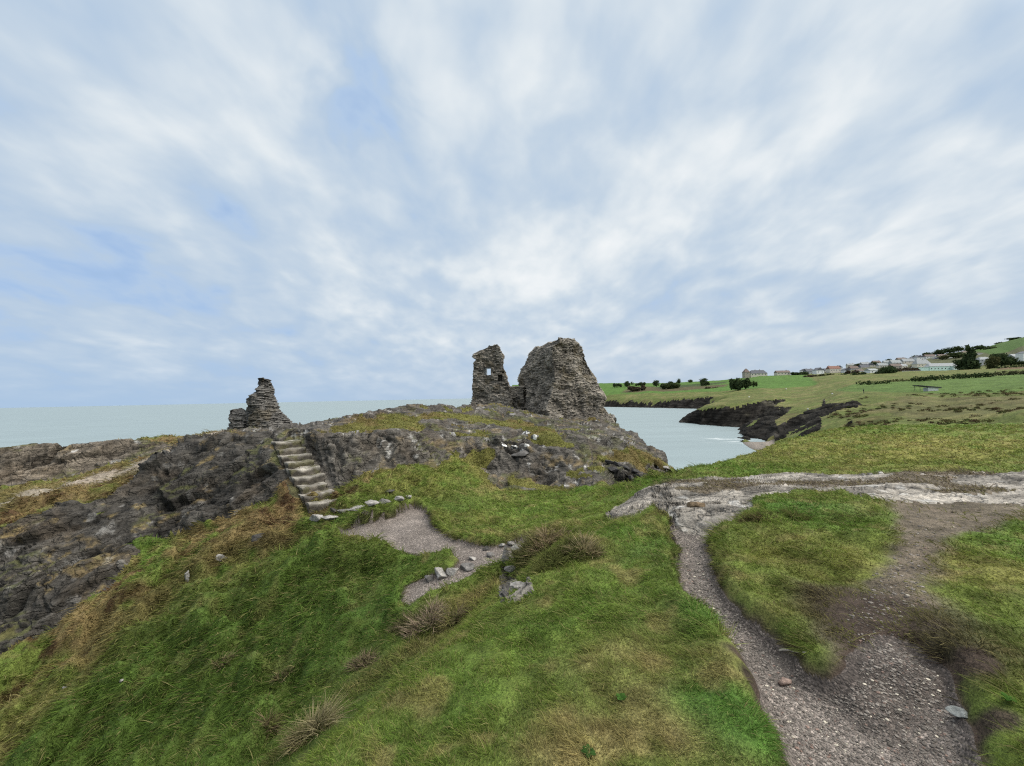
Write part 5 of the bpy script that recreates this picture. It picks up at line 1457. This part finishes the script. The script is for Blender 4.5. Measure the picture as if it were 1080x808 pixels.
# dry stick on the path
a, b = ground_at(822, 688.5), ground_at(851, 690.5)
bm = bmesh.new(); N_ = 9; prev = None
for k in range(N_):
    t = k / (N_ - 1); c = a + (b - a) * t + np.array([0, .006 * math.sin(t * 7), .012 + .004 * math.sin(t * 5)])
    rr_ = .0065 * (1 - .5 * t) * (1 + .15 * math.sin(k * 3))
    ring = [bm.verts.new((c[0], c[1] + rr_ * math.cos(q), c[2] + rr_ * math.sin(q))) for q in np.linspace(0, 2 * math.pi, 7)[:-1]]
    if prev:
        for j in range(6): bm.faces.new((prev[j], prev[(j + 1) % 6], ring[(j + 1) % 6], ring[j]))
    else: bm.faces.new(ring[::-1])
    prev = ring
bm.faces.new(prev)
me = bpy.data.meshes.new('stick'); bm.to_mesh(me); bm.free()
tag(link_mesh('stick', me, cmat((.42, .38, .32))), 'pale dry stick lying across the gravel path', 'stick')

# ------------------------------------------------------------------ gravel scattered on the paths
w_q = ((pf > .55) | (bil(S_WORN, P[QA[:, 0], 0], P[QA[:, 0], 1]) < .0)) & (rf < .3)
Qp = QA[w_q]; cq = P[Qp].mean(1); rq_ = np.hypot(cq[:, 0], cq[:, 1])
ar = np.linalg.norm(np.cross(P[Qp[:, 2]] - P[Qp[:, 0]], P[Qp[:, 3]] - P[Qp[:, 1]]), axis=1)
wt = ar / np.maximum(rq_, 1.2) ** 1.7 * (rq_ < 9) * sm(9, 4, rq_) * (cq[:, 1] > .4) * np.maximum(sm(-.02, -.09, np.minimum(bil(S_PATH, cq[:, 0], cq[:, 1]), bil(S_HOL, cq[:, 0], cq[:, 1]))), .22 * sm(.0, -.1, bil(S_WORN, cq[:, 0], cq[:, 1])))
NPB = 16000
k = rng.choice(len(Qp), NPB, p=wt / wt.sum())
uv = rng.random((NPB, 2))
q = P[Qp[k]]
c = (q[:, 0] * (1 - uv[:, :1]) + q[:, 1] * uv[:, :1]) * (1 - uv[:, 1:]) + (q[:, 3] * (1 - uv[:, :1]) + q[:, 2] * uv[:, :1]) * uv[:, 1:]
bm = bmesh.new(); bmesh.ops.create_icosphere(bm, subdivisions=1, radius=1); bm.verts.ensure_lookup_table()
BV = np.array([v.co[:] for v in bm.verts]); BF = np.array([[v.index for v in f.verts] for f in bm.faces]); bm.free()
sz = (.0022 + .008 * rng.random(NPB) ** 5) * np.clip(np.hypot(c[:, 0], c[:, 1]) / 3.0, .8, 1.5)
scl_ = np.stack([sz * (.8 + .6 * rng.random(NPB)), sz * (.8 + .6 * rng.random(NPB)), sz * (.4 + .35 * rng.random(NPB))], 1)
th = rng.random(NPB) * 6.28
B = BV[None] * (1 + .3 * (rng.random((NPB, len(BV), 1)) - .5)) * scl_[:, None, :]
Bx = B[..., 0] * np.cos(th)[:, None] - B[..., 1] * np.sin(th)[:, None]; By = B[..., 0] * np.sin(th)[:, None] + B[..., 1] * np.cos(th)[:, None]
B = np.stack([Bx, By, B[..., 2]], -1) + c[:, None, :] + np.array([0, 0, .001])
tn = rng.random(NPB)
gc = np.array((.15, .132, .115))[None] * (.45 + 1.3 * tn)[:, None]
gc[tn > .965] = np.array((.52, .47, .38)) * (.7 + .5 * rng.random(((tn > .965).sum(), 1)))
gc[(tn > .92) & (tn <= .965)] = (.20, .14, .115)
GF = (BF[None] + (np.arange(NPB) * len(BV))[:, None, None]).reshape(-1, 3)
tag(link_mesh('gravel', np_mesh('gravel', B.reshape(-1, 3), GF, False, np.repeat(gc, len(BV), 0)), M_STONE), kind='stuff')
# ================================================================== grass
def blades(base, nrm, length, width, lean, az_, col_tip, col_root, bend=.5):
    """three-quad... five-vertex blades as one array mesh"""
    n = len(base)
    d = np.stack([np.cos(az_), np.sin(az_), 0 * az_], 1)
    up = nrm * np.cos(lean)[:, None] + d * np.sin(lean)[:, None]
    up /= np.linalg.norm(up, axis=1)[:, None]
    side = np.cross(up, rng.normal(size=(n, 3))); side /= np.linalg.norm(side, axis=1)[:, None] + 1e-9
    droop = d * (bend * length)[:, None] + np.array([0, 0, -.45])[None] * (bend * length)[:, None]
    w = (side * width[:, None]) * .5
    m1 = base + up * (length * .5)[:, None] + droop * .14
    tip = base + up * length[:, None] + droop * .75
    V = np.stack([base - w, base + w, m1 + w * .8, m1 - w * .8, tip], 1).reshape(-1, 3)
    i = np.arange(n)[:, None] * 5
    F = np.concatenate([i + np.array([[0, 1, 2]]), i + np.array([[0, 2, 3]]), i + np.array([[3, 2, 4]])], 0)
    C = np.stack([col_root, col_root, (col_root + col_tip) / 2, (col_root + col_tip) / 2, col_tip], 1).reshape(-1, 3)
    return V, F, C


gq = kind == 0
Qg = QA[gq]; cg = P[Qg].mean(1); rg = np.hypot(cg[:, 0], cg[:, 1])
arg_ = np.linalg.norm(np.cross(P[Qg[:, 2]] - P[Qg[:, 0]], P[Qg[:, 3]] - P[Qg[:, 1]]), axis=1) * .5
ng = N[Qg].mean(1)
vdir = cg - np.array([0, 0, EYE]); vdir /= np.linalg.norm(vdir, axis=1)[:, None]
facing = np.clip(-(vdir * ng).sum(1), .12, 1)
azq = np.abs(np.arctan2(cg[:, 0], cg[:, 1]))
thin = 1 - .95 * sm(.14, -.08, bil(S_WORN, cg[:, 0], cg[:, 1]) + .14 * fbm(cg[:, 0], cg[:, 1], 0 * cg[:, 0], .3, 2, 9.0))
lp = np.minimum(bil(S_PATH, cg[:, 0], cg[:, 1]), bil(S_HOL, cg[:, 0], cg[:, 1]))
for bx, by, br in _bank: thin *= 1 - .95 * sm(br * 1.1, br * .6, np.hypot(cg[:, 0] - bx, cg[:, 1] - by))
thin *= 1 - .85 * sm(.36, .16, np.hypot(cg[:, 0] - _mud[0], cg[:, 1] - _mud[1]))
thin *= 1 - .95 * sm(.16, .06, lp) * sm(.0, .25, fbm(cg[:, 0], cg[:, 1], 0 * cg[:, 0], .45, 2, 49.0))
thin *= 1 - .9 * sm(.4, .2, bil(S_TRAIL, cg[:, 0], cg[:, 1]))
wt = arg_ / np.maximum(rg, 1.3) ** 1.75 * (facing ** .5) * (rg < 34) * np.where(azq < 1.05, 1, .1) * thin
NB = 620000
k = rng.choice(len(Qg), NB, p=wt / wt.sum())
uv = rng.random((NB, 2)); q = P[Qg[k]]
base = (q[:, 0] * (1 - uv[:, :1]) + q[:, 1] * uv[:, :1]) * (1 - uv[:, 1:]) + (q[:, 3] * (1 - uv[:, :1]) + q[:, 2] * uv[:, :1]) * uv[:, 1:]
nb = ng[k]; x, y, z = base.T; r = np.hypot(x, y)
zero = 0 * x
flow = 2.4 + 2.2 * fbm(x, y, zero, 1.6, 2, 5.5) + 1.2 * fbm(x, y, zero, .35, 2, 15.5)
flow = flow + rng.normal(size=NB) * .85
# long grass leans out over the banks and down the slopes
down = np.arctan2(nb[:, 1], nb[:, 0]); sl = np.hypot(nb[:, 0], nb[:, 1])
flow = np.where(rng.random(NB) < sm(.15, .6, sl), down + rng.normal(size=NB) * .9, flow)
patch = fbm(x, y, zero, .55, 3, 25.5); clump = fbm(x, y, zero, .13, 2, 35.5) * 1.4
lip = np.minimum(bil(S_PATH, x, y), bil(S_HOL, x, y))
short = sm(.0, .8, fbm(x, y, zero, 1.2, 2, 45.0) + .25) * .35
ln = (.034 + .03 * rng.random(NB) ** 1.6) * (1 + .9 * np.clip(patch, -.5, .9) + .8 * np.clip(clump, -.4, .8)) * (1 - short)
ln *= 1 + .5 * np.exp(-((lip - .10) / .10) ** 2)
ln *= np.clip(.50 + r / 8, .60, 2.0)
ln *= 1 + .35 * sm(-1.5, -4, x)
_, tuft, _ = facets(x / .16 + .3 * patch, y / .16 + .3 * clump, zero + .5, 21)
ln *= .72 + .42 * (tuft + .6); flow = flow + 1.3 * tuft
ln *= 1 + 1.1 * np.exp(-(bil(S_EDGE, x, y) / .2) ** 2)
wdt = np.maximum(.0022 + .0014 * rng.random(NB), r * .0012) * (.8 + .5 * rng.random(NB))
lean = np.clip(.75 + .5 * patch + .4 * rng.normal(size=NB), .05, 1.35)
vcol = CC[Qg[k]].mean(1)
j = rng.random(NB)
bare = sm(.16, -.06, bil(S_WORN, x, y))[:, None]
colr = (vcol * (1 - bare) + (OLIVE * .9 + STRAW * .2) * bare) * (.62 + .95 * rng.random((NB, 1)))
colr = colr * (1 + .28 * tuft)[:, None]
straw = STRAW * (.75 + .7 * rng.random((NB, 1)))
lum = vcol[:, 0] / (vcol[:, 1] + 1e-6)
sfr = .09 + .22 * sm(.75, 1.1, lum) + .15 * np.clip(patch, 0, 1)
stalk = rng.random(NB) < .03 * np.where((x < -1.2) & (y > 3), .35, 1)
ln = np.where(stalk, ln * 1.7, ln); lean = np.where(stalk, np.clip(lean + .2, 0, 1.3), lean); straw = np.where(stalk[:, None], straw * 1.35, straw)
sfr = np.where(stalk, 1.0, sfr)
colr = np.where((j < sfr)[:, None], .35 * colr + .75 * straw, colr * 1.18)
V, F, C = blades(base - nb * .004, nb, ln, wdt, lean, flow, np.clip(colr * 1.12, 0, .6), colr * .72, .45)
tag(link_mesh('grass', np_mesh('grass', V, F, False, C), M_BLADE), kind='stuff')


# ------------------------------------------------------------------ tall tussocks standing out of the turf
def tussock(px, py, wpx, hpx, tip, root, label, seed, leanx=0.0, n=900, d0=1.0):
    g = ground_at(px, py, d0); s = g[1] / FPX; W, H = wpx * s / 2, hpx * s
    n = int(n * .62); r_ = np.random.default_rng(seed)
    a = r_.random(n) * 6.28; q = np.sqrt(r_.random(n)) * W
    b = np.stack([q * np.cos(a), q * np.sin(a) * .8, 0 * a], 1)
    b[:, 2] = ground(g[0] + b[:, 0], g[1] + b[:, 1]) - g[2] - .01
    lump = 1 + .45 * np.sin(a * 2 + seed) * q / W + .3 * np.sin(a * 5 + seed * 2.1) * q / W
    b[:, :2] *= lump[:, None]
    ln_ = H * (.3 + .75 * r_.random(n)) * (1.05 - .5 * (q / W) ** 2) * (.8 + .35 * np.sin(a * 3 + seed * 1.7))
    le = np.clip(.25 + .5 * q / W + .35 * r_.normal(size=n), 0, 1.35)
    az2 = np.arctan2(b[:, 1], b[:, 0] + leanx * W * 2) + .9 * r_.normal(size=n)
    t = r_.random((n, 1)) * .8 + .5
    gm_ = r_.random((n, 1)) < .3
    V_, F_, C_ = blades(b, np.tile(np.array([0, 0, 1.0]), (n, 1)), ln_, np.maximum(.0035, s * .75) * (.7 + .6 * r_.random(n)), le, az2, np.where(gm_, np.array((.12, .145, .04)) * t, np.array(tip) * t), (.35 * np.array(root) + .5 * np.array(tip)) * t, .5)
    o = link_mesh('grass_tussock', np_mesh('grass_tussock', V_, F_, False, C_), M_BLADE); o.location = g
    tag(o, label, 'tussock', 'tall grass tussocks')


PUR, DRY, GRN = ((.40, .31, .19), (.20, .15, .09)), ((.30, .255, .135), (.12, .10, .05)), ((.17, .18, .06), (.09, .10, .035))
tussock(578, 573, 27, 22, *PUR, 'brown domed tussock on top of the hummock', 1, 0, 1600)
tussock(616, 582, 20, 25, (.40, .33, .19), (.14, .11, .065), 'tan tussock with a dark hollow at the right end of the hummock', 2, 0, 1300)
tussock(598, 580, 32, 20, *GRN, 'green tussock between the brown and tan ones on the hummock', 3, 0, 1500)
tussock(560, 585, 30, 24, (.24, .22, .10), (.11, .11, .045), 'olive tussock draped over the hummock scar', 4, -.3, 1500)
tussock(578, 600, 36, 24, *GRN, 'shaggy green tussock low on the front of the hummock', 5, 0, 1500)
tussock(452, 655, 34, 26, (.42, .33, .235), (.22, .17, .12), 'purplish dry tussock at the ridge edge below the hollow path', 6, 0, 1700)
tussock(480, 655, 26, 22, (.25, .20, .12), (.10, .085, .04), 'straw tussock right of the purplish one on the ridge edge', 7, 0.2, 1200)
tussock(432, 662, 26, 20, (.17, .15, .08), (.07, .07, .03), 'olive brown tussock left of the purplish one', 8, -.2, 1200)
tussock(384, 703, 24, 20, (.27, .215, .14), (.10, .085, .05), 'dry tan tussock midway down the ridge edge', 9, -.2, 1000)
tussock(336, 768, 24, 44, (.40, .35, .20), (.16, .14, .07), 'tall bleached straw tussock on the ridge edge', 10, .25, 1000)
tussock(318, 780, 26, 26, *DRY, 'short straw tussock beside the tall bleached one', 11, -.3, 900)
tussock(286, 770, 10, 26, (.20, .15, .09), (.07, .05, .04), 'dark brown tuft in the gully below the ridge edge', 12, 0, 500, 3.6)
tussock(300, 712, 14, 16, *DRY, 'thin straw tuft standing in the gully', 13, .3, 400, 4.5)
tussock(236, 700, 12, 14, *DRY, 'small pale tuft deep in the gully', 14, .3, 400, 4.5)
tussock(800, 548, 24, 12, (.18, .15, .07), (.07, .06, .03), 'tan tuft on the lip of the turf hump by the slab', 15, -.4, 900)
tussock(838, 545, 22, 14, *GRN, 'dark green tuft on the crown of the turf hump', 16, 0, 900)


# ------------------------------------------------------------------ broad-leaved weeds in the turf
def weed(px, py, rad, n, colr, label, seed):
    g = ground_at(px, py, .6); r_ = np.random.default_rng(seed); V_, F_, C_ = [], [], []
    for k in range(n):
        an = r_.random() * 6.28; L = rad * (.5 + .6 * r_.random()); wd = L * (.24 + .12 * r_.random()); rise = .25 + .5 * r_.random()
        u = np.array([math.cos(an), math.sin(an), 0]); v = np.array([-u[1], u[0], 0]); b0 = len(V_)
        c0 = np.array(colr) * (.65 + .7 * r_.random())
        for t, w in ((0, .12), (.3, .8), (.6, 1.0), (.85, .6), (1.0, .05)):
            z = L * (rise * t * 1.6 - 1.1 * rise * t * t) + .012
            for s_ in (-1, 0, 1):
                V_.append(u * L * t + v * wd * w * s_ + np.array([0, 0, z + (.10 * wd if s_ else 0)])); C_.append(c0 * (.8 if s_ == 0 else 1))
        for i in range(4):
            for j in range(2): F_.append((b0 + i * 3 + j, b0 + i * 3 + j + 1, b0 + i * 3 + j + 4, b0 + i * 3 + j + 3))
    o = link_mesh('weed', np_mesh('weed', np.array(V_), np.array(F_), True, np.array(C_)), M_LEAF); o.location = g
    tag(o, label, 'weed', 'broad leaved weeds in the turf')


weed(1063, 741, .034, 22, (.07, .15, .03), 'bright green leafy weed in the turf beside the gravel fork', 3)
weed(621, 797, .034, 30, (.04, .085, .022), 'dark green leafy weed low in the middle of the ridge turf', 4)
weed(655, 739, .03, 22, (.06, .13, .028), 'fresh green leafy weed halfway up the ridge turf', 5)
# ================================================================== sea, sky, sun, camera
def m_sea():
    t = NT('sea_water'); p = t.pos()
    mp = t.n('ShaderNodeMapping', {'Vector': p, 'Rotation': (0, 0, .5), 'Scale': (1.0, .35, 1.0)}).outputs[0]
    w = t.noise(mp, .35, 5, .6, .3)
    w2 = t.noise(p, .012, 3, .5)
    st = t.noise(t.n('ShaderNodeMapping', {'Vector': p, 'Rotation': (0, 0, .25), 'Scale': (.02, .11, 1)}).outputs[0], 1.0, 5, .6, .3)
    c = t.mixc(w2, (.20, .25, .26), (.222, .275, .282))
    c = t.mixc(1.0, c, t.ramp(st, [(.3, .92), (.7, 1.07)]), 'MULTIPLY')
    fo = t.fac('foam')
    fn = t.noise(t.n('ShaderNodeMapping', {'Vector': p, 'Rotation': (0, 0, .35), 'Scale': (.10, .5, 1)}).outputs[0], 1.0, 6, .7, .6)
    k = t.math('MULTIPLY', fo, t.ramp(fn, [(.53, 0.0), (.66, .75)]))
    c = t.mixc(k, c, (.82, .84, .84))
    return t.pbr(c, .5, None, .3)


rr = np.concatenate([[0.0], np.linspace(20, 260, 121), 260 * (40000 / 260) ** np.linspace(0, 1, 50)[1:]])
aa = np.linspace(-math.pi, math.pi, 361)
SV = np.stack([np.outer(rr, np.sin(aa)), np.outer(rr, np.cos(aa)), np.zeros((len(rr), len(aa)))], -1).reshape(-1, 3)
ix = np.arange(len(rr) * len(aa)).reshape(len(rr), -1)
SF = np.stack([ix[:-1, :-1], ix[:-1, 1:], ix[1:, 1:], ix[1:, :-1]], -1).reshape(-1, 4)
fx, fy, _ = at(770, 462.5, 134)
e1 = np.hypot((SV[:, 0] - fx) / 13, (SV[:, 1] - fy) / 16)
foam = sm(1.0, .2, e1)
tag(link_mesh('sea', np_mesh('sea', SV, SF, True, None, {'foam': foam}), m_sea()), kind='structure')

SUN_EL, SUN_AZ = math.radians(46), math.radians(98)     # azimuth clockwise from straight ahead
W = NT('World', True); scene.world = W.m
g = W.n('ShaderNodeTexCoord').outputs['Generated']                # the sky's own direction vector
xyz = W.n('ShaderNodeSeparateXYZ', {0: g}).outputs
dx, dy, dzz = xyz[0], xyz[1], xyz[2]
zz = W.math('MAXIMUM', dzz, 0.0)
den = W.math('ADD', zz, .30)
uu = W.math('DIVIDE', dx, den); vv = W.math('DIVIDE', dy, den)
cv = W.n('ShaderNodeCombineXYZ', {0: uu, 1: vv, 2: 0.0}).outputs[0]


def layer(rot, sx, sy, lx, ly, scale, detail, rough, dist):
    m = W.n('ShaderNodeMapping', {'Vector': cv, 'Rotation': (0, 0, math.radians(rot)), 'Scale': (sx, sy, 1.0), 'Location': (lx, ly, 0)}).outputs[0]
    return W.noise(m, scale, detail, rough, dist)


n1 = layer(-10, 1.0, .9, 3.1, 1.7, 2.1, 5, .47, .3)          # broad sheets drawn out along the wind
n2 = layer(-24, 1.0, .72, 8.2, 4.4, 6.2, 4, .48, .25)          # rolls
n3 = layer(0, 1.0, .8, 1.4, 9.3, .55, 3, .5, .2)              # thick and thin regions
n4 = layer(34, 1.0, .6, 5.0, 2.2, 12.0, 2, .5, .2)            # ripples
cl = W.math('ADD', W.math('ADD', W.math('MULTIPLY', n1, .50), W.math('MULTIPLY', n2, .36)), W.math('ADD', W.math('MULTIPLY', n3, .22), W.math('MULTIPLY', n4, .10)))
side = W.n('ShaderNodeMapRange', {0: dx, 1: -.75, 2: .25, 3: -.045, 4: .03}).outputs[0]
cl = W.math('ADD', cl, side)
hole_dir = Vector(pixel_ray(385, 100)).normalized()
hd2 = W.n('ShaderNodeVectorMath', {0: g, 1: tuple(hole_dir)}, operation='DOT_PRODUCT').outputs['Value']
hole = W.n('ShaderNodeMapRange', {0: hd2, 1: .988, 2: .9999, 3: 0.0, 4: .13}).outputs[0]
hole = W.math('MULTIPLY', hole, W.ramp(n2, [(.42, .75), (.58, .0)]))
cl = W.math('SUBTRACT', cl, hole)
K = 10.0                                                 # the Background strength is 0.1
def sk(r, g_, b): return tuple(v * K for v in (r, g_, b))
nish = W.n('ShaderNodeTexSky', sky_type='NISHITA', sun_disc=False, sun_elevation=SUN_EL, sun_rotation=SUN_AZ)
thick = W.ramp(cl, [(.40, (.39, .55, .81)), (.50, (.46, .578, .725)), (.575, (.535, .635, .745)), (.635, (.63, .71, .785)), (.70, (.745, .80, .84)), (.79, (.87, .895, .91))])
clouds = W.mixc(1.0, thick, sk(1, 1, 1), 'MULTIPLY')
hz = W.n('ShaderNodeMapRange', {0: dx, 1: -.7, 2: .6, 3: 0.0, 4: 1.0}).outputs[0]
hcol = W.mixc(hz, sk(.385, .53, .72), sk(.49, .575, .675))
hfac = W.ramp(dzz, [(.0, .9), (.05, .5), (.14, .12), (.3, 0.0)])
c = W.mixc(hfac, clouds, hcol)
gap = W.ramp(cl, [(.36, .3), (.46, .0)])
c = W.mixc(gap, c, nish.outputs[0])
low = W.ramp(W.math('ADD', dzz, .5), [(.48, 1.0), (.5, 0.0)])
c = W.mixc(low, c, sk(.30, .37, .42))
# sky gain added overhead and round the sun, out of view, to brighten land
sdir_ = (math.sin(SUN_AZ) * math.cos(SUN_EL), math.cos(SUN_AZ) * math.cos(SUN_EL), math.sin(SUN_EL))
sdot = W.n('ShaderNodeVectorMath', {0: g, 1: sdir_}, operation='DOT_PRODUCT').outputs['Value']
zen = W.n('ShaderNodeMapRange', {0: dzz, 1: .76, 2: .93, 3: 0.0, 4: 2.0}).outputs[0]
glow = W.n('ShaderNodeMapRange', {0: sdot, 1: .78, 2: .99, 3: 0.0, 4: 4.5}, interpolation_type='SMOOTHSTEP').outputs[0]
gain = W.math('ADD', W.math('ADD', zen, glow), 1.0)
neutral = W.math('MULTIPLY', W.math('MINIMUM', W.math('ADD', zen, glow), 1.0), .85)
c = W.mixc(neutral, c, sk(.74, .72, .68))
c = W.n('ShaderNodeVectorMath', {0: c, 'Scale': gain}, operation='SCALE').outputs[0]
bg = W.n('ShaderNodeBackground', {'Color': c, 'Strength': .1})
W.n('ShaderNodeOutputWorld', {'Surface': bg.outputs[0]})

sun = bpy.data.lights.new('sun', 'SUN'); sun.energy = 1.5; sun.angle = math.radians(11); sun.color = (1, .94, .84)
so = bpy.data.objects.new('sun', sun); COL.objects.link(so)
sd = Vector((math.sin(SUN_AZ) * math.cos(SUN_EL), math.cos(SUN_AZ) * math.cos(SUN_EL), math.sin(SUN_EL)))
so.rotation_euler = sd.to_track_quat('Z', 'Y').to_euler(); so.location = (20, 0, 60)

cam = bpy.data.cameras.new('camera'); cam.sensor_width = 36; cam.lens = 36 * FPX / 1080
cam.clip_start = .05; cam.clip_end = 90000
co = bpy.data.objects.new('camera', cam); COL.objects.link(co)
R = Matrix((Vector(_rt), Vector(_up), Vector(-_fw))).transposed()
co.matrix_world = Matrix.Translation((0, 0, EYE)) @ R.to_4x4()
scene.camera = co
scene.view_settings.view_transform = 'Standard'; scene.view_settings.look = 'None'
scene.view_settings.exposure = 0.06; scene.view_settings.gamma = 1.0; scene.view_settings.use_curve_mapping = False
scene.cycles.use_denoising = False
scene.cycles.filter_width = 1.2
scene.cycles.max_bounces = 5; scene.cycles.diffuse_bounces = 3; scene.cycles.transmission_bounces = 3
